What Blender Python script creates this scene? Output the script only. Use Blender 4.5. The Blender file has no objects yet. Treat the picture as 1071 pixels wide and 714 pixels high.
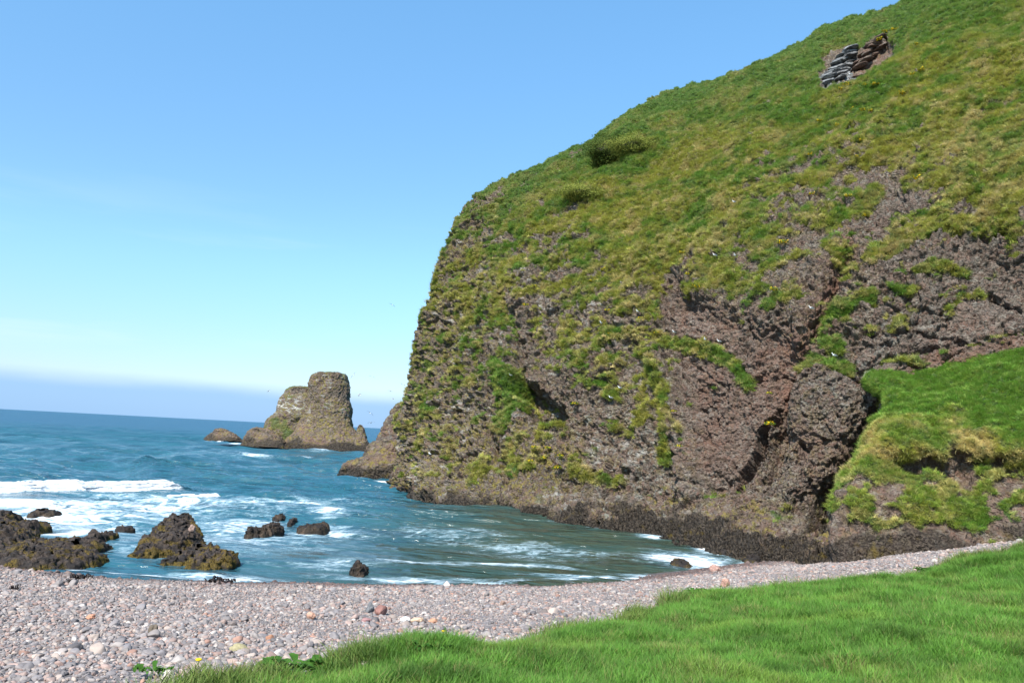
import bpy, math, time
import numpy as np
from mathutils import Matrix, Vector
T0 = time.time()
rng = np.random.default_rng(7)
sc = bpy.context.scene
C = sc.collection
f32 = np.float32

# ------------------------------------------------------------------ camera
CAM = np.array([0.0, 0.0, 6.0])
FPX = 833.0                                   # 28 mm lens on a 36 mm frame, in photo pixels (1071 wide)
TH, PH = math.atan(0.1172), math.radians(2.93)
_r0, _u0 = np.array([1, 0, 0.]), np.array([0, -math.sin(TH), math.cos(TH)])
FW = np.array([0, math.cos(TH), math.sin(TH)])
RT = math.cos(PH) * _r0 + math.sin(PH) * _u0
UP = -math.sin(PH) * _r0 + math.cos(PH) * _u0
cd = bpy.data.cameras.new('camera'); cam = bpy.data.objects.new('camera', cd); C.objects.link(cam)
cd.lens = 28; cd.sensor_width = 36; cd.clip_end = 60000; cd.clip_start = 0.05
cam.matrix_world = Matrix(((RT[0], UP[0], -FW[0], CAM[0]), (RT[1], UP[1], -FW[1], CAM[1]),
                           (RT[2], UP[2], -FW[2], CAM[2]), (0, 0, 0, 1)))
sc.camera = cam

def ray(px, py):
    px = np.asarray(px, float); py = np.asarray(py, float)
    a = (px - 535.5) / FPX; b = -(py - 357.0) / FPX
    return FW + a[..., None] * RT + b[..., None] * UP
def pix(px, py, Y):                            # the survey point seen at (px,py), Y metres out
    d = ray(px, py); return CAM + d * (np.asarray(Y, float)[..., None] / d[..., 1:2])
def on_z(px, py, z=0.0):
    d = ray(px, py); return CAM + d * ((z - CAM[2]) / d[..., 2:3])
def proj(P):
    q = P - CAM; w = q @ FW; w = np.where(w < 0.1, 0.1, w)
    return 535.5 + FPX * (q @ RT) / w, 357.0 - FPX * (q @ UP) / w

# ------------------------------------------------------------------ noise
_G = np.array([[1,1,0],[-1,1,0],[1,-1,0],[-1,-1,0],[1,0,1],[-1,0,1],[1,0,-1],[-1,0,-1],
               [0,1,1],[0,-1,1],[0,1,-1],[0,-1,-1],[1,1,0],[-1,1,0],[0,-1,1],[0,-1,-1]], f32)
def _h(i, j, k, seed):
    h = (i.astype(np.uint32) * np.uint32(374761393)) ^ (j.astype(np.uint32) * np.uint32(668265263)) \
        ^ (k.astype(np.uint32) * np.uint32(2246822519)) ^ np.uint32((seed * 2654435761) & 0xffffffff)
    h = (h ^ (h >> np.uint32(13))) * np.uint32(1274126177)
    h = (h ^ (h >> np.uint32(15))) * np.uint32(2654435761)
    return h ^ (h >> np.uint32(16))
def pn(P, seed=0):
    P = np.asarray(P, f32); out = np.empty(len(P), f32)
    for s in range(0, len(P), 300000):
        p = P[s:s + 300000]; i = np.floor(p).astype(np.int32); f = p - i
        u = f * f * f * (f * (f * 6 - 15) + 10); acc = 0
        for dx in (0, 1):
            wx = u[:, 0] if dx else 1 - u[:, 0]
            for dy in (0, 1):
                wy = u[:, 1] if dy else 1 - u[:, 1]
                for dz in (0, 1):
                    wz = u[:, 2] if dz else 1 - u[:, 2]
                    g = _G[_h(i[:, 0] + dx, i[:, 1] + dy, i[:, 2] + dz, seed) & np.uint32(15)]
                    acc = acc + wx * wy * wz * (g[:, 0] * (f[:, 0] - dx) + g[:, 1] * (f[:, 1] - dy) + g[:, 2] * (f[:, 2] - dz))
        out[s:s + 300000] = acc
    return out
def fbm(P, freq, octs=4, gain=0.5, seed=0):
    a, s = 1.0, 0
    for o in range(octs):
        s = s + a * pn(P * f32(freq * 2.03 ** o) + f32(17.3 * o), seed + o); a *= gain
    return s
def ridged(P, freq, octs=4, gain=0.5, seed=0):
    a, s, n = 1.0, 0, 0
    for o in range(octs):
        s = s + a * (1 - np.abs(pn(P * f32(freq * 2.07 ** o) + f32(9.1 * o), seed + o)) * 2); n += a; a *= gain
    return s / n
def worley(P, seed=0):
    P = np.asarray(P, f32); F = np.empty(len(P), f32); F2 = np.empty(len(P), f32)
    for s in range(0, len(P), 200000):
        p = P[s:s + 200000]; i = np.floor(p).astype(np.int32); f = p - i
        b1 = np.full(len(p), 9, f32); b2 = b1.copy()
        for dx in (-1, 0, 1):
            for dy in (-1, 0, 1):
                for dz in (-1, 0, 1):
                    h = _h(i[:, 0] + dx, i[:, 1] + dy, i[:, 2] + dz, seed)
                    ox = (h & np.uint32(1023)).astype(f32) / 1023; oy = ((h >> np.uint32(10)) & np.uint32(1023)).astype(f32) / 1023
                    oz = ((h >> np.uint32(20)) & np.uint32(1023)).astype(f32) / 1023
                    d = (ox + dx - f[:, 0]) ** 2 + (oy + dy - f[:, 1]) ** 2 + (oz + dz - f[:, 2]) ** 2
                    b2 = np.minimum(b2, np.maximum(b1, d)); b1 = np.minimum(b1, d)
        F[s:s + 200000] = np.sqrt(b1); F2[s:s + 200000] = np.sqrt(b2)
    return F, F2
def sstep(a, b, x):
    t = np.clip((x - a) / (b - a), 0, 1); return t * t * (3 - 2 * t)
def seg_dist(X, Y, pts):
    best = np.full(np.shape(X), 1e9)
    for (ax, ay), (bx, by) in zip(pts[:-1], pts[1:]):
        vx, vy = bx - ax, by - ay
        t = np.clip(((X - ax) * vx + (Y - ay) * vy) / (vx * vx + vy * vy), 0, 1)
        best = np.minimum(best, np.hypot(X - ax - t * vx, Y - ay - t * vy))
    return best
def inside(X, Y, poly):
    r = np.zeros(np.shape(X), bool); n = len(poly)
    for i in range(n):
        (x1, y1), (x2, y2) = poly[i], poly[(i + 1) % n]
        if y1 == y2: continue
        r ^= ((y1 > Y) != (y2 > Y)) & (X < (x2 - x1) * (Y - y1) / (y2 - y1) + x1)
    return r
def sdf(X, Y, poly):
    d = seg_dist(X, Y, list(poly) + [poly[0]]); return np.where(inside(X, Y, poly), d, -d)

# ------------------------------------------------------------------ mesh helpers
def tag(o, label=None, cat=None, group=None, kind=None):
    if label: o['label'] = label
    if cat: o['category'] = cat
    if group: o['group'] = group
    if kind: o['kind'] = kind
    return o
def mesh_obj(name, V, F, mat=None, attrs=None, smooth=True, link=True, parent=None):
    me = bpy.data.meshes.new(name)
    V = np.asarray(V, f32)
    if isinstance(F, np.ndarray):
        n, k = F.shape
        me.vertices.add(len(V)); me.vertices.foreach_set('co', V.ravel())
        me.loops.add(n * k); me.loops.foreach_set('vertex_index', F.astype(np.int32).ravel())
        me.polygons.add(n); me.polygons.foreach_set('loop_start', np.arange(0, n * k, k, dtype=np.int32))
        me.update(calc_edges=True)
    else:
        me.from_pydata(V.tolist(), [], F); me.update()
    if smooth: me.polygons.foreach_set('use_smooth', np.ones(len(me.polygons), bool))
    for k, v in (attrs or {}).items():
        v = np.asarray(v, f32)
        if v.ndim == 1:
            me.attributes.new(k, 'FLOAT', 'POINT').data.foreach_set('value', v)
        else:
            me.attributes.new(k, 'FLOAT_VECTOR', 'POINT').data.foreach_set('vector', v.ravel())
    if mat: me.materials.append(mat)
    o = bpy.data.objects.new(name, me)
    if link: C.objects.link(o)
    if parent: o.parent = parent
    return o
def grid_faces(nu, nv, wrap=False):
    i = np.arange(nu if wrap else nu - 1)[:, None]; j = np.arange(nv - 1)[None, :]
    i2 = (i + 1) % nu
    return np.stack([i * nv + j, i2 * nv + j, i2 * nv + j + 1, i * nv + j + 1], -1).reshape(-1, 4)
def crom(K, ts):                               # Catmull-Rom along axis 0
    n = len(K); i = np.clip(np.floor(ts).astype(int), 0, n - 2); t = (ts - i)
    g = lambda k: K[np.clip(k, 0, n - 1)]
    sh = (-1,) + (1,) * (K.ndim - 1); t = t.reshape(sh)
    p0, p1, p2, p3 = g(i - 1), g(i), g(i + 1), g(i + 2)
    return 0.5 * (2 * p1 + (p2 - p0) * t + (2 * p0 - 5 * p1 + 4 * p2 - p3) * t ** 2 + (3 * p1 - p0 - 3 * p2 + p3) * t ** 3)
def loft(K, nu, nv):
    tu = np.concatenate([k + np.arange(n) / n for k, n in enumerate(nu)] + [[len(nu)]])
    tv = np.concatenate([k + np.arange(n) / n for k, n in enumerate(nv)] + [[len(nv)]])
    A = crom(K, tu); A = crom(np.swapaxes(A, 0, 1), tv); return np.swapaxes(A, 0, 1)
def normals(P, wrap=False):
    du = (np.roll(P, -1, 0) - np.roll(P, 1, 0)) if wrap else np.gradient(P, axis=0)
    dv = np.gradient(P, axis=1)
    n = np.cross(du, dv); n /= np.linalg.norm(n, axis=-1, keepdims=True) + 1e-9
    return n

# ------------------------------------------------------------------ node helpers
class NT:
    def __init__(s, name):
        s.m = bpy.data.materials.new(name); s.m.use_nodes = True
        s.t = s.m.node_tree; s.t.nodes.clear(); s.out = s.t.nodes.new('ShaderNodeOutputMaterial')
    def n(s, typ, **kw):
        nd = s.t.nodes.new('ShaderNode' + typ)
        for k, v in kw.items():
            if k.startswith('_'): setattr(nd, k[1:], v)
            else:
                key = int(k[1:]) if (k[0] == 'i' and k[1:].isdigit()) else k.replace('__', ' ')
                s.put(nd.inputs[key], v)
        return nd
    def put(s, sock, v):
        if isinstance(v, bpy.types.NodeSocket): s.t.links.new(v, sock)
        elif isinstance(v, bpy.types.Node): s.t.links.new(v.outputs[0], sock)
        elif isinstance(v, tuple) and len(v) == 3 and sock.type == 'RGBA': sock.default_value = (*v, 1)
        else: sock.default_value = v
    def attr(s, name, inst=False, vec=False):
        a = s.n('Attribute', _attribute_name=name)
        if inst: a.attribute_type = 'INSTANCER'
        return a.outputs['Vector' if vec else 'Fac']
    def math(s, op, a, b=0.5, c=None, clamp=False):
        m = s.n('Math', _operation=op, _use_clamp=clamp, i0=a, i1=b)
        if c is not None: s.put(m.inputs[2], c)
        return m.outputs[0]
    def mix(s, f, a, b, mode='MIX'):
        m = s.n('Mix', _data_type='RGBA', _blend_type=mode)
        s.put(m.inputs[0], f); s.put(m.inputs[6], a); s.put(m.inputs[7], b); return m.outputs[2]
    def rng(s, x, a, b, c=0.0, d=1.0, smooth=True):
        m = s.n('MapRange', i0=x, i1=a, i2=b, i3=c, i4=d)
        if smooth: m.interpolation_type = 'SMOOTHSTEP'
        return m.outputs[0]
    def noise(s, vec, scale, detail=4, rough=0.55, dist=0.0):
        return s.n('TexNoise', Vector=vec, Scale=scale, Detail=detail, Roughness=rough, Distortion=dist).outputs[0]
    def pos(s, scale=None):
        g = s.n('NewGeometry').outputs['Position']
        if scale: g = s.n('Mapping', Vector=g, Scale=scale).outputs[0]
        return g
    def done(s, shader):
        s.t.links.new(shader if isinstance(shader, bpy.types.NodeSocket) else shader.outputs[0], s.out.inputs[0]); return s.m

def rock_material(name, dark=(0.046, 0.035, 0.028), mid=(0.166, 0.118, 0.092), pale=(0.27, 0.238, 0.195), red=(0.180, 0.090, 0.062), bump=1.0, k=1.0):
    t = NT(name); P = t.pos()
    n1 = t.noise(P, 0.45 * k, 6, 0.6); n2 = t.noise(P, 2.4 * k, 6, 0.65); n3 = t.noise(P, 9 * k, 4, 0.6)
    v = t.n('TexVoronoi', Vector=t.n('VectorMath', _operation='ADD', i0=P, i1=t.n('TexNoise', Vector=P, Scale=3.0 * k).outputs[1]).outputs[0], Scale=3.6 * k)
    cell = t.n('SeparateColor', Color=v.outputs['Color'])
    col = t.mix(t.rng(n2, 0.36, 0.66), dark, mid)
    col = t.mix(t.rng(n3, 0.35, 0.7, 0.0, 0.6), col, t.mix(0.5, mid, pale))
    col = t.mix(t.math('MULTIPLY', t.rng(cell.outputs[0], 0.72, 0.95), 0.6), col, pale)
    col = t.mix(t.math('MULTIPLY', t.rng(cell.outputs[1], 0.6, 1.0), 0.5), col, red)
    col = t.mix(t.math('MULTIPLY', t.rng(cell.outputs[2], 0.55, 0.9), 0.5), col, dark)
    col = t.mix(t.math('MULTIPLY', t.attr('red'), t.rng(n1, 0.3, 0.7, 0.3, 0.9)), col, red)
    lich = t.math('MULTIPLY', t.rng(t.noise(P, 1.3 * k, 7, 0.72), 0.53, 0.64), t.attr('pale'))
    col = t.mix(t.math('MULTIPLY', lich, 0.75), col, (0.25, 0.25, 0.215))
    yel = t.math('MULTIPLY', t.rng(t.noise(P, 1.9 * k, 7, 0.75, 0.4), 0.47, 0.60), t.attr('lichen'))
    col = t.mix(t.math('MULTIPLY', yel, 0.8), col, t.mix(t.rng(n3, 0.4, 0.65), (0.17, 0.15, 0.03), (0.28, 0.21, 0.04)))
    col = t.mix(t.attr('slab'), col, t.mix(t.rng(t.noise(t.n('Mapping', Vector=P, Scale=(0.7, 0.7, 4.0)).outputs[0], 1.6, 5, 0.6), 0.42, 0.6), (0.10, 0.10, 0.10), (0.31, 0.315, 0.31)))
    gu = t.math('MULTIPLY', t.attr('guano'), t.rng(t.noise(t.n('Mapping', Vector=P, Scale=(1, 1, 2.5)).outputs[0], 0.9 * k, 6, 0.7), 0.50, 0.60))
    col = t.mix(t.math('MULTIPLY', gu, 0.8), col, (0.55, 0.54, 0.50))
    wr = t.attr('wrack')
    wcol = t.mix(t.rng(n3, 0.42, 0.62), (0.016, 0.012, 0.009), (0.085, 0.066, 0.048))
    wcol = t.mix(t.rng(t.noise(P, 0.9 * k, 5, 0.6), 0.58, 0.72), wcol, (0.10, 0.070, 0.012))
    col = t.mix(wr, col, wcol)
    soil = t.mix(t.rng(n3, 0.35, 0.65), (0.085, 0.085, 0.020), (0.19, 0.165, 0.050))
    soil = t.mix(t.attr('green'), soil, t.mix(t.rng(n3, 0.35, 0.65), (0.030, 0.065, 0.012), (0.070, 0.120, 0.022)))
    col = t.mix(t.attr('grass'), col, soil)
    h = t.math('ADD', t.math('MULTIPLY', v.outputs['Distance'], -0.5), t.math('ADD', n2, t.math('MULTIPLY', n3, 0.5)))
    b = t.n('Bump', Strength=1.0 * bump, Distance=0.34 / k, Height=h)
    ro = t.rng(wr, 0, 1, 0.9, 0.45)
    p = t.n('BsdfPrincipled', Base__Color=col, Roughness=ro, Normal=b)
    p.inputs['Specular IOR Level'].default_value = 0.25
    return t.done(p)

def blade_material(name, trans=0.35, rough=0.6):
    t = NT(name)
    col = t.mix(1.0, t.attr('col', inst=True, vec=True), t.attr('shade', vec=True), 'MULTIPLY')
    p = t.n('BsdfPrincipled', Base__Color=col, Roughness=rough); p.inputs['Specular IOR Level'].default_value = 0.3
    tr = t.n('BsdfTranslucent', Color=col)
    return t.done(t.n('MixShader', i0=trans, i1=p, i2=tr))

def plain(name, col, rough=0.7, var=0.0, scale=8.0, col2=None):
    t = NT(name)
    c = t.mix(t.rng(t.noise(t.n('TexCoord').outputs['Object'], scale, 5), 0.35, 0.65), col, col2 or tuple(x * 0.6 for x in col))
    p = t.n('BsdfPrincipled', Base__Color=c, Roughness=rough); p.inputs['Specular IOR Level'].default_value = 0.3
    return t.done(p)

# ------------------------------------------------------------------ scatter (geometry nodes)
def scatter(name, pts, rot, scl, col, protos, mat_parent=None):
    coll = bpy.data.collections.new(name + '_kinds')
    for p in protos: coll.objects.link(p)
    me = bpy.data.meshes.new(name); me.vertices.add(len(pts)); me.vertices.foreach_set('co', np.asarray(pts, f32).ravel())
    for k, v, ty in (('rot', rot, 'FLOAT_VECTOR'), ('scl', scl, 'FLOAT_VECTOR'), ('col', col, 'FLOAT_VECTOR')):
        me.attributes.new(k, ty, 'POINT').data.foreach_set('vector', np.asarray(v, f32).ravel())
    me.attributes.new('pick', 'INT', 'POINT').data.foreach_set('value', rng.integers(0, len(protos), len(pts)).astype(np.int32))
    o = bpy.data.objects.new(name, me); C.objects.link(o)
    ng = bpy.data.node_groups.new(name, 'GeometryNodeTree')
    ng.interface.new_socket('Geometry', in_out='INPUT', socket_type='NodeSocketGeometry')
    ng.interface.new_socket('Geometry', in_out='OUTPUT', socket_type='NodeSocketGeometry')
    N = ng.nodes.new; L = ng.links.new
    gi, go, ip, ci = N('NodeGroupInput'), N('NodeGroupOutput'), N('GeometryNodeInstanceOnPoints'), N('GeometryNodeCollectionInfo')
    ci.inputs[0].default_value = coll; ci.inputs[1].default_value = True; ci.inputs[2].default_value = True
    def na(k, ty):
        a = N('GeometryNodeInputNamedAttribute'); a.data_type = ty; a.inputs[0].default_value = k; return a.outputs[0]
    L(gi.outputs[0], ip.inputs['Points']); L(ci.outputs[0], ip.inputs['Instance'])
    ip.inputs['Pick Instance'].default_value = True
    L(na('pick', 'INT'), ip.inputs['Instance Index']); L(na('rot', 'FLOAT_VECTOR'), ip.inputs['Rotation']); L(na('scl', 'FLOAT_VECTOR'), ip.inputs['Scale'])
    L(ip.outputs[0], go.inputs[0])
    o.modifiers.new('scatter', 'NODES').node_group = ng
    return o

def blades(n, rad, lmin, lmax, wid, lean, droop, segs=3, seed=0, bias=0.0):
    r = np.random.default_rng(seed); V, F, S = [], [], []
    for k in range(n):
        a = r.uniform(0, 6.283); q = rad * math.sqrt(r.random()); b = np.array([q * math.cos(a), q * math.sin(a), -0.03])
        L = r.uniform(lmin, lmax); w = wid * r.uniform(0.7, 1.2); az = r.normal(0, 0.75) if bias and r.random() < bias else r.uniform(0, 6.283)
        el = math.radians(90) - abs(r.normal(0, lean)); d = np.array([math.cos(az), math.sin(az), 0.0]); side = np.array([-d[1], d[0], 0])
        tw = r.uniform(-1, 1); side = side * math.cos(tw) + d * math.sin(tw)
        p = b.copy(); s0 = len(V); shd = r.uniform(0.75, 1.2); hue = r.uniform(-0.08, 0.08)
        for j in range(segs + 1):
            t = j / segs; ww = w * (1 - t ** 1.5) * 0.5 + 0.0006
            V += [p - side * ww, p + side * ww]
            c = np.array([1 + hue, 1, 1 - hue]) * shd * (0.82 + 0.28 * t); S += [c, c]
            p = p + (d * math.cos(el) + np.array([0, 0, math.sin(el)])) * L / segs
            el -= droop * r.uniform(0.5, 1.3) / segs
        for j in range(segs):
            F.append([s0 + 2 * j, s0 + 2 * j + 1, s0 + 2 * j + 3, s0 + 2 * j + 2])
    return np.array(V), np.array(F), np.array(S)

def ico(sub):
    t = (1 + 5 ** .5) / 2
    V = [(-1, t, 0), (1, t, 0), (-1, -t, 0), (1, -t, 0), (0, -1, t), (0, 1, t), (0, -1, -t), (0, 1, -t), (t, 0, -1), (t, 0, 1), (-t, 0, -1), (-t, 0, 1)]
    F = [(0,11,5),(0,5,1),(0,1,7),(0,7,10),(0,10,11),(1,5,9),(5,11,4),(11,10,2),(10,7,6),(7,1,8),(3,9,4),(3,4,2),(3,2,6),(3,6,8),(3,8,9),(4,9,5),(2,4,11),(6,2,10),(8,6,7),(9,8,1)]
    V = [np.array(v) / np.linalg.norm(v) for v in V]
    for _ in range(sub):
        c = {}; F2 = []
        def m(a, b):
            k = (min(a, b), max(a, b))
            if k not in c:
                v = V[a] + V[b]; V.append(v / np.linalg.norm(v)); c[k] = len(V) - 1
            return c[k]
        for a, b, d in F:
            e, f, g = m(a, b), m(b, d), m(d, a); F2 += [(a, e, g), (b, f, e), (d, g, f), (e, f, g)]
        F = F2
    return np.array(V), np.array(F)

# ================================================================== LIGHT AND SKY
SUN_EL, SUN_AZ = math.radians(49), math.radians(205)       # azimuth measured clockwise from +Y (the view): behind, a little left
sd = np.array([math.sin(SUN_AZ) * math.cos(SUN_EL), math.cos(SUN_AZ) * math.cos(SUN_EL), math.sin(SUN_EL)])
sl = bpy.data.lights.new('sun', 'SUN'); sl.energy = 5.0; sl.angle = math.radians(0.53); sl.color = (1.0, 0.955, 0.88)
so = bpy.data.objects.new('sun', sl); C.objects.link(so); so.rotation_euler = Vector(sd).to_track_quat('Z', 'Y').to_euler()
w = bpy.data.worlds.new('World'); sc.world = w; w.use_nodes = True
wt = w.node_tree; wt.nodes.clear()
wo = wt.nodes.new('ShaderNodeOutputWorld'); bg = wt.nodes.new('ShaderNodeBackground'); sk = wt.nodes.new('ShaderNodeTexSky')
sk.sky_type = 'NISHITA'; sk.sun_disc = False; sk.sun_elevation = SUN_EL; sk.sun_rotation = SUN_AZ
sk.air_density = 1.0; sk.dust_density = 0.6; sk.ozone_density = 1.6
wt.links.new(bg.outputs[0], wo.inputs[0]); bg.inputs[1].default_value = 0.109
tc = wt.nodes.new('ShaderNodeTexCoord'); sx = wt.nodes.new('ShaderNodeSeparateXYZ'); wt.links.new(tc.outputs['Generated'], sx.inputs[0])
nz = wt.nodes.new('ShaderNodeTexNoise'); mp = wt.nodes.new('ShaderNodeMapping'); mp.inputs['Scale'].default_value = (3, 3, 14)
wt.links.new(tc.outputs['Generated'], mp.inputs[0]); wt.links.new(mp.outputs[0], nz.inputs[0]); nz.inputs['Scale'].default_value = 2.2; nz.inputs['Detail'].default_value = 5
def wm(op, a, b, c=None):
    m = wt.nodes.new('ShaderNodeMath'); m.operation = op
    for s, v in zip(m.inputs, (a, b, c)):
        if v is None: continue
        if isinstance(v, (int, float)): s.default_value = v
        else: wt.links.new(v, s)
    return m.outputs[0]
def wrange(x, a, b, c=0, d=1):
    m = wt.nodes.new('ShaderNodeMapRange'); m.interpolation_type = 'SMOOTHSTEP'; wt.links.new(x, m.inputs[0])
    for s, v in zip(m.inputs[1:5], (a, b, c, d)): s.default_value = v
    return m.outputs[0]
def wmix(f, a, b, mode='MIX'):
    m = wt.nodes.new('ShaderNodeMix'); m.data_type = 'RGBA'; m.blend_type = mode
    for s, v in ((m.inputs[0], f), (m.inputs[6], a), (m.inputs[7], b)):
        if isinstance(v, (int, float)): s.default_value = v
        elif isinstance(v, tuple): s.default_value = (*v, 1)
        else: wt.links.new(v, s)
    return m.outputs[2]
el = wm('ADD', sx.outputs[2], wm('MULTIPLY_ADD', nz.outputs[0], 0.016, -0.008))
TINT_LO, TINT_MID, TINT_HI, BANK = (0.74, 0.86, 1.10), (0.88, 1.16, 1.25), (1.06, 1.57, 1.68), (1.95, 3.45, 5.6)
tint = wmix(wrange(sx.outputs[2], 0.03, 0.22), TINT_LO, wmix(wrange(sx.outputs[2], 0.2, 0.6), TINT_MID, TINT_HI))
skc = wmix(1.0, sk.outputs[0], tint, 'MULTIPLY')
bank = wrange(el, 0.026, 0.050, 1, 0)                     # the low fog bank lying on the horizon
skc = wmix(wm('MULTIPLY', bank, 0.85), skc, BANK)
nz2 = wt.nodes.new('ShaderNodeTexNoise'); mp2 = wt.nodes.new('ShaderNodeMapping'); mp2.inputs['Scale'].default_value = (1.6, 1.6, 16); mp2.inputs['Rotation'].default_value = (0, 0.06, 0)
wt.links.new(tc.outputs['Generated'], mp2.inputs[0]); wt.links.new(mp2.outputs[0], nz2.inputs[0]); nz2.inputs['Scale'].default_value = 1.7; nz2.inputs['Detail'].default_value = 6
wisp = wm('MULTIPLY', wrange(nz2.outputs[0], 0.52, 0.72), wm('MULTIPLY', wrange(sx.outputs[2], 0.04, 0.09), wrange(sx.outputs[2], 0.30, 0.14)))
skc = wmix(wm('MULTIPLY', wisp, 0.22), skc, (5.0, 5.9, 6.2))                       # thin high wisps low in the sky
wt.links.new(skc, bg.inputs[0])
sc.view_settings.view_transform = 'Standard'; sc.view_settings.look = 'None'; sc.view_settings.exposure = 0.75; sc.view_settings.gamma = 1

# ================================================================== GROUND (beach, bank, sea bed): one sheet
_wl_px = [(0, 592), (60, 598), (110, 602), (180, 606), (250, 609), (400, 612), (560, 612), (650, 608), (720, 598), (780, 590), (830, 583)]
_w = on_z(*np.array(_wl_px, float).T)
WL = [(-300, 34), (-60, 31)] + [(p[0], p[1]) for p in _w] + [(22, 50), (60, 75), (300, 160)]
LAND = WL + [(300, -400), (-300, -400)]
def shore(X, Y): return sdf(X, Y, LAND)
def ground0(X, Y):
    d = shore(X, Y) 
    z = np.where(d > 0, 0.135 * d, 0.16 * d)
    z = np.where(d > 34, 0.135 * 34 + 0.05 * (d - 34), z)
    z = z + 0.9 * sstep(10, 24, X) * sstep(2, 9, d)
    return np.maximum(z, -5.0)
def on_ground(px, py, fn=ground0):
    d = ray(px, py); t = np.linspace(3, 60, 1500); Q = CAM + d * t[:, None]
    under = np.nonzero(Q[:, 2] < fn(Q[:, 0], Q[:, 1]))[0]
    return Q[under[0]] if len(under) else Q[-1]
_ge = [(150, 722), (215, 708), (268, 694), (345, 689), (385, 679), (420, 671), (470, 665), (530, 655), (600, 641), (640, 637), (682, 628), (722, 617),
       (780, 615), (850, 608), (915, 603), (950, 597), (990, 585), (1010, 577), (1045, 573), (1071, 562)]
_gp = [on_ground(x, y, lambda a, b: ground0(a, b) + 0.40) for x, y in _ge]
EDGE = [(p[0], p[1]) for p in _gp]
TURF = [(-9, -2), (-5.5, 5)] + EDGE + [(40, 40), (200, 60), (200, -300), (-60, -300), (-40, -20)]
def turf_d(X, Y):
    P = np.stack([X, Y, X * 0], -1).reshape(-1, 3)
    return sdf(X, Y, TURF) + (fbm(P, 0.5, 4, seed=5) * 0.5).reshape(np.shape(X))
def ground(X, Y):
    P = np.stack([X, Y, X * 0], -1).reshape(-1, 3).astype(f32)
    z = ground0(X, Y); d = shore(X, Y); t = turf_d(X, Y); sh = np.shape(X)
    land = sstep(0.0, 3.0, d)
    z = z + land * (fbm(P, 0.16, 4, seed=21).reshape(sh) * 0.22)
    z = z + sstep(-0.25, 1.3, t) * (0.20 + fbm(P, 0.45, 4, seed=31).reshape(sh) * 0.22) + sstep(0, 6, t) * 0.12
    z = z + 0.10 * np.exp(-((d - 6) / 1.6) ** 2) + 0.05 * np.exp(-((d - 1.5) / 0.7) ** 2)
    return z
xs = np.concatenate([np.linspace(-400, -45, 20)[:-1], np.linspace(-45, 45, 451), np.linspace(45, 400, 20)[1:]])
ys = np.concatenate([np.linspace(-400, -12, 20)[:-1], np.linspace(-12, 56, 341), np.linspace(56, 400, 20)[1:]])
GX, GY = np.meshgrid(xs, ys, indexing='ij'); GZ = ground(GX, GY); GT = turf_d(GX, GY); GD = shore(GX, GY)
t = NT('shingle_and_turf'); P = t.pos()
v = t.n('TexVoronoi', Vector=P, Scale=9.0); cl = t.n('SeparateColor', Color=v.outputs['Color'])
peb = t.mix(cl.outputs[0], (0.16, 0.145, 0.145), (0.30, 0.245, 0.225)); peb = t.mix(t.rng(v.outputs['Distance'], 0.35, 0.75, 0, 0.8), peb, (0.07, 0.062, 0.06))
peb = t.mix(t.rng(t.attr('wet'), 0.2, 0.8, 0.0, 0.75), peb, (0.045, 0.033, 0.030))
tf = t.mix(t.rng(t.noise(P, 5, 5), 0.35, 0.65), (0.022, 0.055, 0.008), (0.05, 0.09, 0.016))
col = t.mix(t.rng(t.math('ADD', t.attr('turf'), t.math('MULTIPLY', t.noise(P, 6, 4), 0.5)), 0.15, 0.4), peb, tf)
b = t.n('Bump', Strength=0.8, Distance=0.05, Height=t.math('SUBTRACT', 1.0, v.outputs['Distance']))
M_ground = t.done(t.n('BsdfPrincipled', Base__Color=col, Roughness=0.85, Normal=b))
g = mesh_obj('ground', np.stack([GX, GY, GZ], -1).reshape(-1, 3), grid_faces(len(xs), len(ys))[:, ::-1], M_ground,
             {'turf': np.clip(GT.ravel(), -1, 1), 'wet': sstep(1.4, 0.2, GD.ravel())})
tag(g, 'sloping shingle shore with a turf bank on its landward side', 'ground', kind='structure')

# ================================================================== SEA
nth, nr = 1000, 900
th = np.radians(np.concatenate([np.linspace(-80, -40, 60)[:-1], np.linspace(-40, 34, nth), np.linspace(34, 80, 60)[1:]]))
ip_ = np.linspace(0, 1, nr)
rr = 1 / (1 / 24.0 + (1 / 900.0 - 1 / 24.0) * ip_)                 # rings even in the picture, then a log run to the horizon
rr = np.concatenate([np.linspace(14, 24, 20)[:-1], rr, np.geomspace(900, 45000, 60)[1:]])
TT, RR = np.meshgrid(th, rr, indexing='ij'); SX = RR * np.sin(TT); SY = RR * np.cos(TT)
cell = np.gradient(rr)[None, :] + 0 * TT
Z = np.zeros_like(SX); DX = np.zeros_like(SX); DY = np.zeros_like(SX)
P2 = np.stack([SX, SY, SX * 0], -1).reshape(-1, 3)
wob = fbm(P2, 0.035, 2, seed=91).reshape(SX.shape)
calm = 0.30 + 0.70 * sstep(34, 75, SY) * sstep(18, -12, SX - 0.0 * SY)
for k in range(56):
    lam = 0.7 * (32 / 0.7) ** (rng.random()); a = 0.0150 * lam ** 0.78 * rng.uniform(0.5, 1.2)
    ang = math.radians(rng.normal(255, 24)); kx, ky = math.cos(ang) * 6.283 / lam, math.sin(ang) * 6.283 / lam
    ph = kx * SX + ky * SY + rng.uniform(0, 6.28) + wob * 3.0
    A = a * sstep(0.45, 0.15, cell / lam)
    s = np.sin(ph); Z += A * (s + 0.25 * np.cos(2 * ph)); DX += A * 0.8 * np.cos(ph) * math.cos(ang); DY += A * 0.8 * np.cos(ph) * math.sin(ang)
Z *= calm; DX *= calm; DY *= calm
DL = -shore(SX, SY)                                                 # distance offshore
foam = np.zeros_like(SX)
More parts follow.
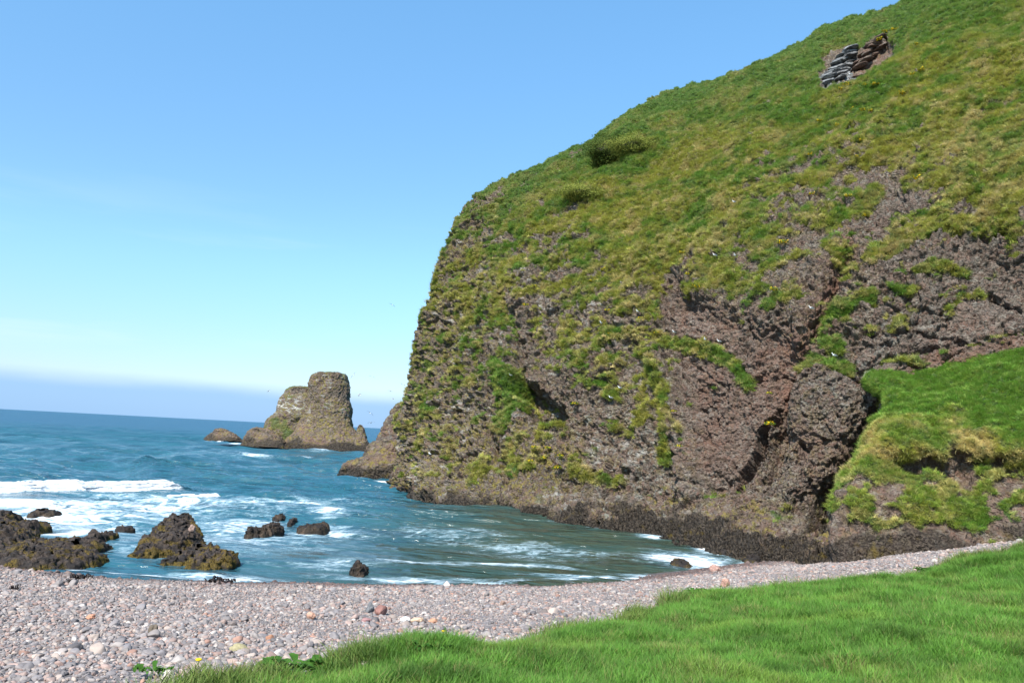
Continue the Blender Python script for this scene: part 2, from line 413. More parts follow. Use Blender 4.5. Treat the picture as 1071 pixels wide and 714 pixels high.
def breaker(p0, p1, h, wid, f):                                     # a breaking crest between two survey points
    global Z, foam
    a, b = on_z(*p0)[:2], on_z(*p1)[:2]; L = np.hypot(*(b - a)); e = (b - a) / L; nrm = np.array([-e[1], e[0]])
    s = ((SX - a[0]) * e[0] + (SY - a[1]) * e[1]) / L
    q = (SX - a[0]) * nrm[0] + (SY - a[1]) * nrm[1] + fbm(P2, 0.16, 3, seed=int(p0[0]) + 3).reshape(SX.shape) * 0.9
    env = sstep(-0.12, 0.06, s) * sstep(1.12, 0.9, s)
    Z *= 1 - 0.85 * env * np.exp(-(q / 4.5) ** 2)
    Z += h * env * np.where(q < 0, np.exp(-(q / (wid * 0.45)) ** 2), np.exp(-(q / (wid * 1.5)) ** 2))
    rag = 0.7 * fbm(P2, 0.8, 5, 0.65, seed=int(p0[0]) + 9).reshape(SX.shape)
    cov = env * sstep(-wid * 1.5, -wid * 0.9, q + rag * wid * 0.5) * sstep(wid * 0.55, wid * 0.0, q + rag * 0.5)
    cov *= sstep(1.02, 0.93, s)
    foam = np.maximum(foam, f * cov)
breaker((-150, 519), (196, 509), 0.70, 0.8, 1.2)
breaker((176, 519), (234, 519), 0.18, 0.4, 0.85)
breaker((-60, 523), (60, 528), 0.25, 1.2, 0.9)
breaker((160, 490), (176, 490), 0.4, 1.1, 1.0)
def spot(px, py, rx, ry, amt):
    global foam
    c = on_z(px, py); e = on_z(px + rx, py); n_ = on_z(px, py - ry)
    ax = abs(e[0] - c[0]); ay = abs(n_[1] - c[1])
    foam = np.maximum(foam, amt * np.exp(-(((SX - c[0]) / ax) ** 2 + ((SY - c[1]) / ay) ** 2)))
for s in [(60, 535, 190, 24, .60), (150, 528, 190, 14, .56), (240, 560, 200, 26, .47), (300, 528, 110, 14, .56), (250, 545, 80, 9, .58), (330, 552, 60, 7, .60), (340, 540, 36, 5, .66), (90, 555, 60, 12, .62),
          (270, 480, 45, 3.0, .62), (310, 479, 26, 2.2, .66), (236, 461, 14, 2.2, .8), (262, 464, 26, 2.2, .85), (216, 458, 6, 1.5, .85), (340, 473, 40, 1.2, .7),
          (470, 560, 90, 8, .42), (560, 575, 130, 9, .42), (545, 592, 110, 4, .52), (440, 590, 90, 5, .52), (600, 606, 100, 4, .54), (720, 585, 60, 9, .66),
          (760, 578, 40, 6, .78), (690, 600, 60, 6, .66), (350, 590, 80, 8, .45), (420, 604, 160, 4, .52), (250, 604, 120, 4, .50), (505, 530, 70, 3.0, .62), (480, 524, 26, 2.2, .66),
          (545, 536, 26, 2.0, .68), (600, 549, 40, 2.0, .60), (640, 555, 30, 2, .62), (690, 566, 30, 3, .62), (400, 500, 60, 8, .40), (10, 512, 60, 8, .60), (422, 512, 18, 1.6, .85), (404, 509, 14, 1.2, .7), (450, 519, 14, 1.2, .7)]: spot(*s)
foam = np.maximum(foam, 0.62 * np.exp(-((DL - 0.35) / 0.55) ** 2) * (0.75 + 0.8 * fbm(P2, 0.35, 3, seed=77).reshape(SX.shape)))
bayw = sstep(-16, 4, SX - (SY - 55) * 0.10) * sstep(110, 60, SY)
far = sstep(120, 600, RR)
t = NT('sea_water'); P = t.pos(); fo = t.attr('foam')
def rip(sc_, det, r=0.6): return t.noise(t.n('Mapping', Vector=P, Scale=(sc_ * 0.55, sc_, sc_), Rotation=(0, 0, 0.25)).outputs[0], 1.0, det, r)
n1 = t.noise(t.n('Mapping', Vector=P, Scale=(0.22, 0.55, 1)).outputs[0], 1.0, 8, 0.68, 0.8)
n2 = t.noise(t.n('Mapping', Vector=P, Scale=(1.6, 3.2, 1)).outputs[0], 1.0, 8, 0.75, 1.2)
web = t.math('ABSOLUTE', t.math('SUBTRACT', t.noise(t.n('Mapping', Vector=P, Scale=(0.55, 1.0, 1)).outputs[0], 1.0, 6, 0.62, 0.9), 0.5))
fs = t.math('ADD', t.math('ADD', t.math('MULTIPLY', n1, 0.5), t.math('MULTIPLY', n2, 0.38)), t.math('MULTIPLY', web, -0.9))
fm = t.rng(t.math('ADD', fs, t.math('MULTIPLY', fo, 0.60)), 0.56, 0.86)
cap = t.rng(t.noise(t.n('Mapping', Vector=P, Scale=(0.12, 0.22, 1)).outputs[0], 1.0, 8, 0.72), 0.715, 0.75)
chop = t.rng(t.noise(t.n('Mapping', Vector=P, Scale=(0.10, 0.34, 1)).outputs[0], 1.0, 8, 0.75), 0.40, 0.62)
fm = t.math('MAXIMUM', fm, t.math('MULTIPLY', cap, t.math('SUBTRACT', 1.0, t.attr('bay'), clamp=True)))
deep = t.mix(t.attr('far'), (0.022, 0.098, 0.132), (0.028, 0.098, 0.165))
deep = t.mix(t.rng(t.noise(t.n('Mapping', Vector=P, Scale=(0.012, 0.05, 1)).outputs[0], 1.0, 4, 0.6), 0.38, 0.62), deep, t.mix(0.25, deep, (0.024, 0.115, 0.140)))
deep = t.mix(t.math('MULTIPLY', chop, 0.5), deep, t.mix(0.5, deep, (0.008, 0.035, 0.080)))
chop2 = t.rng(t.noise(t.n('Mapping', Vector=P, Scale=(0.035, 0.085, 1), Rotation=(0, 0, 0.12)).outputs[0], 1.0, 9, 0.74), 0.42, 0.60)
deep = t.mix(t.math('MULTIPLY', chop2, 0.45), deep, t.mix(0.55, deep, (0.007, 0.034, 0.072)))
deep = t.mix(t.attr('bay'), deep, t.mix(t.rng(n1, 0.4, 0.6), (0.026, 0.050, 0.040), (0.040, 0.056, 0.036)))
deep = t.mix(t.math('MULTIPLY', t.rng(fo, 0.25, 0.7), 0.5), deep, (0.060, 0.135, 0.185))
col = t.mix(fm, deep, t.mix(t.rng(fm, 0.35, 0.9), (0.42, 0.58, 0.66), (0.80, 0.82, 0.83)))
h = t.math('ADD', t.math('MULTIPLY', rip(1.1, 6), 0.6), t.math('MULTIPLY', rip(0.25, 4), 1.6))
h = t.math('ADD', h, t.math('MULTIPLY', t.noise(t.n('Mapping', Vector=P, Scale=(0.035, 0.10, 1)).outputs[0], 1.0, 5, 0.6), 7.0))
h = t.math('ADD', h, t.math('MULTIPLY', fm, 0.12))
b = t.n('Bump', Strength=0.9, Distance=0.5, Height=h)
ro = t.math('MAXIMUM', t.rng(fm, 0, 1, 0.12, 0.9), t.math('MULTIPLY', t.attr('mid'), 0.36))
p = t.n('BsdfPrincipled', Base__Color=col, Roughness=ro, Normal=b, IOR=1.33)
t.put(p.inputs['Specular IOR Level'], t.math('MULTIPLY', t.rng(fm, 0, 1, 0.42, 0.2), t.rng(t.attr('mid'), 0, 1, 1, 0.22)))
M_sea = t.done(p)
Z = Z + np.clip(foam - 0.5, 0, 1) * 0.10
sea = mesh_obj('sea', np.stack([SX + DX, SY + DY, Z], -1).reshape(-1, 3), grid_faces(len(th), len(rr))[:, ::-1], M_sea,
               {'foam': foam.ravel(), 'bay': bayw.ravel(), 'far': far.ravel(), 'mid': sstep(45, 260, RR).ravel()})
tag(sea, 'choppy blue green sea with white surf running into the cove', 'sea', kind='structure')
print('sea', time.time() - T0)

# ================================================================== HEADLAND
M_rock = rock_material('cliff_rock_and_turf')
cols = [  # base px, crest px, base Y, setback to crest, profile sharpness (0 = even slope, 1 = wall then slope)
    ((440, 517), (520, 203), 74, 24, 0.1), ((490, 527), (570, 174), 66.6, 29, 0.2), ((545, 537), (635, 133), 61, 37, 0.4),
    ((600, 546), (700, 101), 56.6, 42, 0.6), ((660, 558), (760, 83), 51.5, 45, 0.75), ((720, 572), (830, 55), 46.5, 46, 0.9), ((780, 583), (900, 25), 43.8, 47, 1.0),
    ((840, 584), (960, -5), 42.2, 47, 1.0), ((900, 580), (1020, -45), 40.6, 47, 1.0), ((970, 575), (1085, -75), 39.6, 47, 1.0), ((1060, 570), (1150, -105), 37.6, 46, 1.0),
    ((1200, 570), (1270, -150), 36, 44, 1.0), ((1450, 580), (1500, -220), 33, 40, 1.0)]
TV = np.array([0, .06, .092, .2, .4, .6, .8, 1.0])
SB0 = np.array([0, .05, .08, .16, .31, .50, .73, 1.0]); SB1 = np.array([0, .068, .094, .118, .17, .30, .58, 1.0])
K = []
S_px = [(412, 509), (412, 492), (414, 484), (419, 452), (434, 408), (450, 340), (464, 280), (497, 228)]
Sp = [pix(np.array(p[0], float), np.array(p[1], float), 86 + 15 * f) for p, f in zip(S_px, SB0)]
def close_col(P):                              # foot under water, then the far side of the crest
    P = list(P); out = P[0] - P[2]; out[2] = 0; out /= np.linalg.norm(out) + 1e-6
    foot = P[0] + out * 1.0; foot[2] = min(-1.6, P[0][2] - 1.6)
    back = P[-1] - P[-2]; back[2] = 0; back /= np.linalg.norm(back) + 1e-6
    sl_ = (P[-1][2] - CAM[2]) / P[-1][1]
    b1 = P[-1] + back * 9 + np.array([0, 0, 9 * sl_ * 0.45]); b2 = b1 + back * 45 + np.array([0, 0, 4.0])
    return [foot] + P + [b1, b2]
Sc = close_col(Sp)
hid = []
for dy, dx, dz in ((95, 52, 1.0), (45, 24, 1.0), (14, 6.5, 1.0)):
    hid.append([p + np.array([dx, dy, 0]) * (0.75 if i > 8 else 1) for i, p in enumerate(Sc)])
K = hid + [Sc]
for (bx, by), (cx, cy), Yb, D, shp in cols:
    sb = SB0 * (1 - shp) + SB1 * shp
    pts = []
    for tv, f in zip(TV, sb):
        bow = -0.035 * math.sin(math.pi * tv) * (1 - shp) * 300
        setb = D * f + (2.0 * sstep(0, .09, tv) * shp)
        pts.append(pix(np.array(bx + (cx - bx) * tv + bow), np.array(by + (cy - by) * tv), Yb + setb))
    K.append(close_col(pts))
K = np.array(K)
nu = [14, 18, 70, 85, 85, 110, 125, 125, 135, 140, 140, 135, 130, 125, 50, 30]
nv = [8, 56, 28, 105, 205, 210, 190, 120, 26, 10]
Pb = loft(K, nu, nv); NU, NV = Pb.shape[:2]
flat = lambda a: a.reshape(-1, a.shape[-1]) if a.ndim == 3 else a.ravel()
N0 = normals(Pb)
mid_ = (NU // 2, NV // 2)
sgn = 1.0 if np.dot(N0[mid_], CAM - Pb[mid_]) > 0 else -1.0
N0 *= sgn
P0 = flat(Pb); Nf = flat(N0); cx, cy = proj(P0)                  # (cx,cy): chart of the undisturbed surface
vv = np.repeat(np.concatenate([k + np.arange(n) / n for k, n in enumerate(nv)] + [[len(nv)]])[None], NU, 0).ravel()
Pn = P0.astype(f32)
warp = np.stack([fbm(Pn, 0.35, 4, seed=11), fbm(Pn, 0.35, 4, seed=12)], -1) * 9       # ragged feature edges, chart px
wx, wy = cx + warp[:, 0], cy + warp[:, 1]
# --- how much bare rock, region by region (40 px cells, x 440..1080, y 0..560)
RT_ = np.array([
 [0,0,0,0,0,0,0,0,0,0,0,0,0,0,0,0,0],
 [0,0,0,0,0,0,0,0,0,0,0,0,0,0,0,.10,.1],
 [0,0,0,0,0,0,0,0,0,0,0,.05,.05,.03,.03,.15,.1],
 [0,0,0,0,0,0,0,0,0,.05,.12,.15,.12,.06,.06,.20,.2],
 [.3,.3,.2,.1,.1,0,.05,.10,.12,.30,.32,.40,.33,.22,.10,.05,.05],
 [.5,.5,.28,.18,.06,0,0,.05,.15,.42,.60,.65,.72,.75,.45,.10,.1],
 [.45,.42,.34,.32,.36,.10,0,.10,.15,.30,.62,.72,.76,.64,.52,.55,.6],
 [.45,.42,.38,.46,.36,.30,.34,.36,.26,.50,.78,.84,.78,.88,.92,.97,1],
 [.45,.42,.42,.66,.46,.36,.50,.88,.80,.78,.86,.74,.82,.92,1,1,1],
 [.45,.48,.50,.78,.42,.32,.36,.60,.80,.92,.80,.60,.88,1,1,1,1],
 [.45,.56,.50,.84,.62,.42,.34,.88,.84,1,.92,1,1,1,1,1,1],
 [.5,.68,.52,.84,.84,.72,.56,.85,1,1,1,1,1,1,1,1,1],
 [.72,.66,.60,.66,.80,.80,.74,.95,1,1,1,1,1,1,1,1,1],
 [.9,.9,.86,.92,.96,1,1,1,1,1,1,1,1,1,1,1,1],
 [1,1,1,1,1,1,1,1,1,1,1,1,1,1,1,1,1]])
def table(T, X, Y, x0=440, y0=0, s=40.0):
    gx = np.clip((X - x0) / s, 0, T.shape[1] - 1.001); gy = np.clip((Y - y0) / s, 0, T.shape[0] - 1.001)
    i, j = gx.astype(int), gy.astype(int); fx, fy = gx - i, gy - j
    return (T[j, i] * (1 - fx) * (1 - fy) + T[j, i + 1] * fx * (1 - fy) + T[j + 1, i] * (1 - fx) * fy + T[j + 1, i + 1] * fx * fy)
R = table(RT_, wx, wy)
ux_, uy_ = cx + 0.35 * warp[:, 0], cy + 0.35 * warp[:, 1]
def line(pts, wd): return np.exp(-(seg_dist(ux_, uy_, pts) / wd) ** 2)
def area(poly, soft): return sstep(-soft, soft, sdf(wx, wy, poly))
force_g = np.zeros(len(P0)); force_r = np.zeros(len(P0))
for pts, wd in (([(692, 352), (728, 358), (758, 372), (776, 398)], 8), ([(830, 384), (858, 378), (888, 384)], 10), ([(915, 275), (945, 256), (985, 243), (1045, 236)], 9),
                ([(966, 236), (985, 222), (998, 208)], 8), ([(866, 330), (890, 318), (912, 308)], 7), ([(868, 236), (895, 222), (915, 200)], 8), ([(683, 385), (697, 420), (700, 445), (690, 475)], 7),
                ([(520, 385), (538, 400), (540, 428), (528, 450)], 8), ([(540, 470), (548, 495)], 6), ([(600, 492), (632, 500)], 6), ([(850, 345), (862, 335)], 8), 
                ([(1000, 185), (1035, 215), (1060, 240)], 12), ([(855, 350), (875, 362)], 9), ([(960, 285), (1010, 283)], 4), ([(935, 300), (955, 303)], 4)):
    force_g = np.maximum(force_g, line(pts, wd))
outc = area([(863, 66), (876, 58), (893, 52), (910, 47), (928, 38), (932, 52), (918, 70), (896, 84), (880, 84), (862, 92)], 1.5)
BOWL = [(684, 292), (704, 286), (716, 300), (745, 322), (790, 332), (826, 344), (838, 372), (822, 410), (800, 450), (775, 515), (735, 520), (724, 470), (708, 410), (692, 345)]
bowl = area(BOWL, 11)
GUL = [(888, 262), (876, 285), (858, 330), (836, 372), (822, 410), (808, 455), (800, 500)]
gul = line(GUL, 6)
RF = [(955, 185), (1000, 200), (1050, 245), (1120, 240), (1120, 400), (985, 405), (920, 415), (905, 440), (880, 400), (905, 330), (930, 290), (900, 250), (925, 200)]
rface = area(RF, 9)
hollow = area([(540, 392), (556, 400), (585, 425), (594, 440), (582, 452), (556, 440), (541, 415)], 3)
# --- macro relief (metres along the normal)
D1 = 1.1 * fbm(Pn, 0.085, 3, seed=1) + 0.75 * (ridged(Pn, 0.22, 4, seed=2) - 0.55) * (0.35 + 0.65 * sstep(0.1, 0.5, R) - 0.5 * sstep(0.8, 1.0, R))
D1 -= 1.3 * bowl + 2.2 * gul + 2.6 * hollow + 0.35 * rface
D1 += 0.8 * line([(684, 372), (700, 420), (708, 470), (715, 520)], 8) + 0.6 * line([(555, 300), (530, 385), (545, 440), (560, 500)], 9)
blk = area([(834, 392), (872, 384), (896, 398), (900, 428), (884, 466), (858, 515), (830, 535), (820, 480), (822, 430)], 8)
D1 += 1.2 * blk - 2.0 * area([(812, 415), (803, 450), (782, 500), (762, 518), (772, 475), (790, 445)], 2.5) - 1.5 * line([(828, 396), (819, 440), (811, 495)], 4.2) - 2.6 * area([(920, 420), (908, 470), (884, 505), (868, 548), (846, 548), (860, 516), (880, 486), (897, 452)], 3) - 0.9 * line([(838, 470), (832, 500), (846, 515)], 7)
D1 -= 1.5 * line([(1090, 338), (1050, 346), (1010, 358), (960, 360), (925, 372), (895, 395)], 3.4) + 0.9 * line([(945, 330), (975, 345), (1010, 352)], 2.2) + 1.0 * line([(1030, 295), (1050, 308), (1090, 318)], 3)
D1 += 0.9 * area([(905, 400), (960, 364), (1090, 342), (1090, 430), (905, 440)], 5)
D1 -= 0.7 * outc
D1 -= 0.8 * line([(492, 300), (500, 345), (490, 390)], 6) + 1.2 * line([(474, 430), (478, 470), (470, 500)], 7) + 0.9 * line([(520, 300), (540, 345), (546, 392)], 5) + 1.0 * line([(515, 455), (528, 490), (536, 515)], 4)
D1 -= 1.6 * area([(612, 160), (650, 145), (652, 172), (625, 178)], 6)
D1 += 1.0 * area([(440, 490), (520, 495), (600, 512), (640, 525), (640, 560), (440, 530)], 10)
sol0 = sstep(0.6, 0.95, R)
Pj = np.stack([Pn[:, 0] * 0.8 + Pn[:, 2] * 0.6, Pn[:, 1], -Pn[:, 0] * 0.6 + Pn[:, 2] * 0.8], -1).astype(f32) + 0.8 * np.stack([fbm(Pn, 0.4, 3, seed=131), fbm(Pn, 0.4, 3, seed=132), fbm(Pn, 0.4, 3, seed=133)], -1)
for fx_, fz_, am, ck, sd_ in ((0.11, 0.26, 0.9, 0.40, 21), (0.34, 0.75, 0.10, 0.14, 22)):      # joint-bounded blocks, long on the diagonal
    J1, J2 = worley(Pj * f32([fx_, (fx_ + fz_) / 2, fz_]), sd_)
    D1 += sol0 * (am * (0.5 - J1) - ck * np.exp(-((J2 - J1) / 0.055) ** 2))
edge_fade = sstep(0.0, 0.3, vv) * sstep(10.0, 8.3, vv)
P1 = P0 + Nf * (D1 * edge_fade)[:, None]
N1 = flat(normals(P1.reshape(NU, NV, 3))) * sgn
N1 = 0.65 * Nf + 0.35 * N1; N1 /= np.linalg.norm(N1, axis=1, keepdims=True) + 1e-9
Pn = P1.astype(f32)
# --- ledges: short warped terraces, turf on their backs, bare rock under their lips
Hn = P1[:, 2] * 0.9 + fbm(Pn, 0.30, 4, 0.55, seed=41) * 2.8 - 0.30 * P1[:, 0]
phs = np.mod(Hn / (1.5 + 0.0 * Hn), 1.0)
lip = np.where(phs < 0.35, phs / 0.35, 1 - (phs - 0.35) / 0.65)
led_on = sstep(-0.32, 0.12, fbm(Pn, 0.16, 3, seed=45)) * (0.5 + 0.5 * sstep(0.0, 0.2, R)) * sstep(7.4, 6.6, vv)
led_on = np.maximum(led_on, sstep(560, 500, cx) * sstep(540, 500, cy))
n_m = fbm(Pn * f32([0.8, 0.8, 1.25]), 0.45, 5, 0.62, seed=51)
R = np.where((R > 0.2) & (R < 0.8), R + 0.07, R)
gfield = (1 - R) - (0.5 + 0.62 * n_m - 0.30 * led_on * (sstep(0.28, 0.45, phs) - 0.6))
slope = N1[:, 2]
gfield += 0.35 * (slope - 0.45)
gfield = np.where(R < 0.02, np.maximum(gfield, 0.3), gfield)
gfield = np.maximum(gfield, 1.5 * (force_g - 0.45) + 0.5 * n_m * (force_g > 0.1))
outc_w = area([(858, 60), (878, 48), (905, 42), (930, 35), (938, 56), (920, 80), (892, 92), (858, 95)], 2.0)
gfield = np.where(outc_w > 0.5, -1, gfield); gfield -= 1.0 * gul * (cy > 275)
gfield = np.where(bowl * (force_g < 0.4) > 0.6, gfield - 0.35, gfield)
zlow = P1[:, 2] - (0.6 + 0.75 * sstep(-5, 8, P1[:, 0])) - 0.9 * fbm(Pn, 0.45, 5, 0.6, seed=61)
wrack = sstep(0.45, -0.35, zlow)
grass = sstep(-0.05, 0.09, gfield) * (1 - sstep(1.5, 0.2, zlow))
F1, F2 = worley(Pn * f32(2.1) + 0.35 * np.stack([fbm(Pn, 1.2, 2, seed=71)] * 3, -1), 3)
F3, F4 = worley(Pn * f32(4.6), 4)
rock_amt = 1 - grass
D2 = 0.78 * led_on * (lip - 0.4) * (0.35 + 0.65 * sstep(0.95, 0.6, R))
solid = sstep(0.8, 1.0, R)
D2 += rock_amt * ((0.62 - 0.50 * solid) * (ridged(Pn, 0.55, 5, 0.58, seed=81) - 0.6) + (0.42 - 0.24 * solid) * (0.55 - F1) + 0.27 * (0.5 - F3))
D2 += grass * (0.16 + 0.42 * fbm(Pn, 0.8, 4, 0.6, seed=85) + 0.10 * fbm(Pn, 0.3, 2, seed=86))
D2 += wrack * (0.36 * (0.5 - F3) + 0.8 * (0.5 - worley(Pn * f32(0.95), 6)[0]))
strata = np.sin(P1[:, 2] * 11 + P1[:, 0] * 3 + 2 * fbm(Pn, 0.8, 2, seed=89)); Pf = P1 + N1 * (D2 * edge_fade)[:, None]
Pf[:, 2] -= 0.12 * grass * edge_fade * np.clip(fbm(Pn, 1.4, 2, seed=93), -1, 1)
n_g = fbm(Pn, 0.22, 4, seed=95)
sky_d = sstep(7.0, 8.1, vv)
green = np.clip(0.40 + 1.1 * n_g + 0.8 * fbm(Pn, 0.75, 3, seed=97) + 0.45 * sky_d + 0.25 * sstep(0.4, 0.7, force_g) - 0.25 * sstep(540, 600, cx) * sstep(740, 680, cx) * sstep(160, 220, cy) - 0.15 * sstep(930, 1000, cx) * sstep(60, 120, cy), 0, 1)
for x_, y_, rx_, ry_, a_ in ((860, 380, 32, 12, .6), (735, 240, 20, 10, .5), (790, 270, 24, 12, .6), (700, 100, 120, 14, .4), (1000, 20, 120, 30, .5), (850, 130, 60, 14, .4), (700, 480, 14, 12, .6), (530, 395, 30, 14, .4)):
    green += a_ * np.exp(-((cx - x_) / rx_) ** 2 - ((cy - y_) / ry_) ** 2)
green = np.clip(green, 0, 1)
tuft_top = led_on * sstep(0.5, 0.7, phs) * sstep(1.0, 0.88, phs); tuft_lip = led_on * sstep(0.30, 0.36, phs) * sstep(0.56, 0.46, phs)
green = np.clip(green + 0.35 * tuft_top - 0.4 * tuft_lip, 0, 1)
straw = np.clip(0.45 * tuft_lip + 0.75 * sstep(0.05, 0.4, fbm(Pn, 0.55, 5, 0.6, seed=96)) + 0.5 * np.exp(-((cx - 1040) / 60) ** 2 - ((cy - 165) / 30) ** 2), 0, 1) * (1 - green * 0.7)
lich = np.clip(sstep(620, 480, cx) * sstep(430, 500, cy) + 0.8 * np.exp(-((cx - 560) / 50) ** 2 - ((cy - 480) / 35) ** 2) + 0.55 * sstep(560, 470, cx) + 0.25, 0, 1) * (1 - rface * 0.8) * (1 - bowl * 0.7)
lich = np.maximum(lich, 0.9 * sstep(0.9, 0.3, np.abs(zlow - 0.5)) * sstep(500, 700, cx) * sstep(900, 860, cx) * sstep(-0.2, 0.2, n_g))
red = np.clip(0.9 * line(GUL[:5], 14) + 0.6 * area([(905, 405), (960, 368), (1090, 348), (1090, 430)], 8) + 0.35 * bowl + 0.35 * sol0 * sstep(-0.1, 0.3, n_g) + 0.7 * outc * sstep(885, 900, wx), 0, 1)
pale = np.clip(0.35 + sstep(560, 600, cx) * sstep(720, 680, cx) * sstep(400, 430, cy) + 0.7 * np.exp(-((cx - 860) / 26) ** 2 - ((cy - 425) / 22) ** 2) + 0.5 * rface * sstep(980, 900, cx) + 2 * outc * sstep(900, 880, wx), 0, 1)
slab = outc * sstep(896, 889, wx + 0.35 * (wy - 65))
hl_attrs = {'slab': slab, 'guano': 0.5 * sstep(0.1, 0.4, fbm(Pn, 0.3, 3, seed=98)) * sstep(0.3, 0.5, R) * sstep(760, 640, cx), 'grass': grass, 'green': green, 'wrack': wrack, 'lichen': lich, 'red': red, 'pale': pale}
FH = grid_faces(NU, NV)
if sgn < 0: FH = FH[:, ::-1]
hl = mesh_obj('cliff_terrain', Pf, FH, M_rock, hl_attrs)
tag(hl, 'steep headland of brown rock and rough green turf rising out of the sea', 'cliff', kind='structure')
print('headland', NU, NV, time.time() - T0)

def place_on(px, py, PP=None, CX=None, CY=None):   # the survey point on the finished slope nearest this bearing
    PP = Pf if PP is None else PP
    if CX is None: CX, CY = FCX, FCY
    i = int(np.argmin((CX - px) ** 2 + (CY - py) ** 2 + (0 if PP is not Pf else 1e6 * ((vv < 0.9) | (vv > 8.3)) + 1e5 * (np.arange(len(PP)) < 20 * NV)))); return i
FCX, FCY = proj(Pf)

def rock_slabs():
    r = np.random.default_rng(77); V, F, SL, RD, n0 = [], [], [], [], 0
    spec = [(864 + 3.0 * k + r.uniform(-2, 2), 90 - 4.2 * k, r.uniform(1.0, 1.5), 0.30, 1.0, 0.0, 0.05 + 0.05 * (k % 3)) for k in range(9)]
    spec += [(879 + 2.2 * k + r.uniform(-2, 2), 84 - 4.0 * k, r.uniform(0.7, 1.1), 0.24, 0.8, 0.1, -0.1 + 0.2 * (k % 2)) for k in range(7)]
    spec += [(894 + 3.2 * k + r.uniform(-2, 2), 80 - 4.1 * k, r.uniform(0.8, 1.3), 0.34, 0.0, 0.75, -0.55 + 0.75 * (k % 2)) for k in range(9)]
    spec += [(905 + 3.0 * k + r.uniform(-2, 2), 70 - 4.2 * k, r.uniform(0.8, 1.2), 0.30, 0.0, 0.35, -0.45 + 0.9 * ((k + 1) % 2)) for k in range(7)]
    for k, (px, py, w_, h_, sl, rd, out) in enumerate(spec):
        i = place_on(px, py); v, f = pebble(900 + k, 3, 1.0, 0.22, 0.95); v = v / np.array([1, .78, 1]) * np.array([w_, 0.9, h_])
        a = -0.35 + r.normal(0, 0.10); ca, sa = math.cos(-a), math.sin(-a); v = np.stack([v[:, 0] * ca - v[:, 2] * sa, v[:, 1], v[:, 0] * sa + v[:, 2] * ca], -1)
        q = v.astype(f32); v = v + 0.05 * np.stack([fbm(q + f32(k), 2.5, 3, seed=140 + d) for d in range(3)], -1)
        V.append(v + P1[i] + N1[i] * (out + 0.25)); F.append(f + n0); n0 += len(v); SL.append(np.full(len(v), sl)); RD.append(np.full(len(v), rd))
    V = np.vstack(V); z = np.zeros(len(V)); RD = np.concatenate(RD)
    o = mesh_obj('rock_outcrop', V, np.vstack(F), M_rock, {'slab': np.concatenate(SL), 'red': RD, 'pale': 0.9 - RD, 'lichen': z + 0.1, 'grass': z, 'green': z, 'wrack': z, 'guano': z})
    tag(o, 'layered outcrop of grey and red brown slabs just below the crest of the slope', 'rock')
# ------------------------------------------------------------------ grassy bank at the cliff foot (right)
bc = [ # per column: (px, py, Y) from foot to top
    [(900, 570, 44), (900, 545, 45), (900, 520, 45.5), (908, 500, 46), (928, 470, 46.5), (935, 440, 47), (940, 425, 47.5), (948, 420, 48)],
    [(868, 570, 38.6), (868, 548, 39.3), (869, 525, 39.7), (876, 505, 40.2), (900, 484, 41), (920, 456, 42.4), (925, 430, 43.8), (930, 412, 45.8)],
    [(905, 570, 37.6), (905, 548, 38.2), (906, 525, 38.6), (910, 497, 39.4), (925, 472, 40.0), (938, 452, 41.3), (944, 428, 43.5), (953, 409, 46)],
    [(950, 570, 37.2), (950, 548, 37.8), (951, 525, 38.2), (952, 492, 39.2), (955, 468, 39.6), (960, 452, 40.8), (970, 425, 43.2), (985, 404, 46)],
    [(1000, 570, 36.8), (1000, 548, 37.4), (1000, 525, 37.9), (1000, 490, 38.9), (1002, 466, 39.3), (1006, 450, 40.6), (1015, 415, 43), (1028, 388, 46)],
    [(1060, 570, 36.2), (1060, 545, 36.9), (1060, 520, 37.5), (1060, 488, 38.6), (1062, 462, 39), (1064, 446, 40.4), (1070, 400, 43), (1075, 368, 46)],
    [(1140, 570, 35), (1140, 540, 36), (1140, 510, 37), (1140, 480, 38), (1140, 455, 38.6), (1140, 430, 40), (1140, 385, 43), (1140, 345, 46)],
    [(1300, 575, 33), (1300, 540, 34), (1300, 510, 35), (1300, 470, 36), (1300, 440, 37), (1300, 415, 39), (1300, 360, 42), (1300, 310, 45)]]
KB = []
for c in bc:
    a = np.array(c, float); p = pix(a[:, 0], a[:, 1], a[:, 2]); foot = p[0] + np.array([0, -0.4, -1.2]); top = p[-1] + np.array([0.3, 3.0, 1.0])
    KB.append(np.vstack([foot, p, top]))
nub = [30, 80, 90, 95, 110, 60, 20]; nvb = [10, 40, 40, 60, 50, 40, 60, 60, 10]
Bb = loft(np.array(KB), nub, nvb); BU, BV = Bb.shape[:2]
Nb = normals(Bb); sb_ = 1.0 if np.dot(Nb[BU // 2, BV // 2], CAM - Bb[BU // 2, BV // 2]) > 0 else -1.0
Bp, Nb = flat(Bb), flat(Nb) * sb_; bx_, by_ = proj(Bp); Bn = Bp.astype(f32)
nb1 = fbm(Bn, 0.5, 4, seed=101); wxb, wyb = bx_ + 12 * fbm(Bn, 0.5, 3, seed=102), by_ + 34 * fbm(Bn, 0.35, 4, seed=103)
rockb = np.clip(0.95 * sstep(535, 556, wyb) + 0.85 * np.exp(-((wyb - 478) / 11) ** 2) * sstep(915, 940, wxb) + 0.85 * np.exp(-((wxb - 935) / 55) ** 2 - ((wyb - 520) / 16) ** 2) + 0.7 * np.exp(-((wxb - 1050) / 40) ** 2 - ((wyb - 515) / 25) ** 2)
                + 0.8 * sstep(895, 870, wxb) * sstep(500, 520, wyb), 0, 1)
gfb = 0.55 - 1.15 * rockb + 0.6 * fbm(Bn, 0.8, 4, 0.6, seed=105); grb = sstep(-0.05, 0.1, gfb)
hang = np.exp(-((wyb - 458) / 9) ** 2) * sstep(905, 930, wxb)
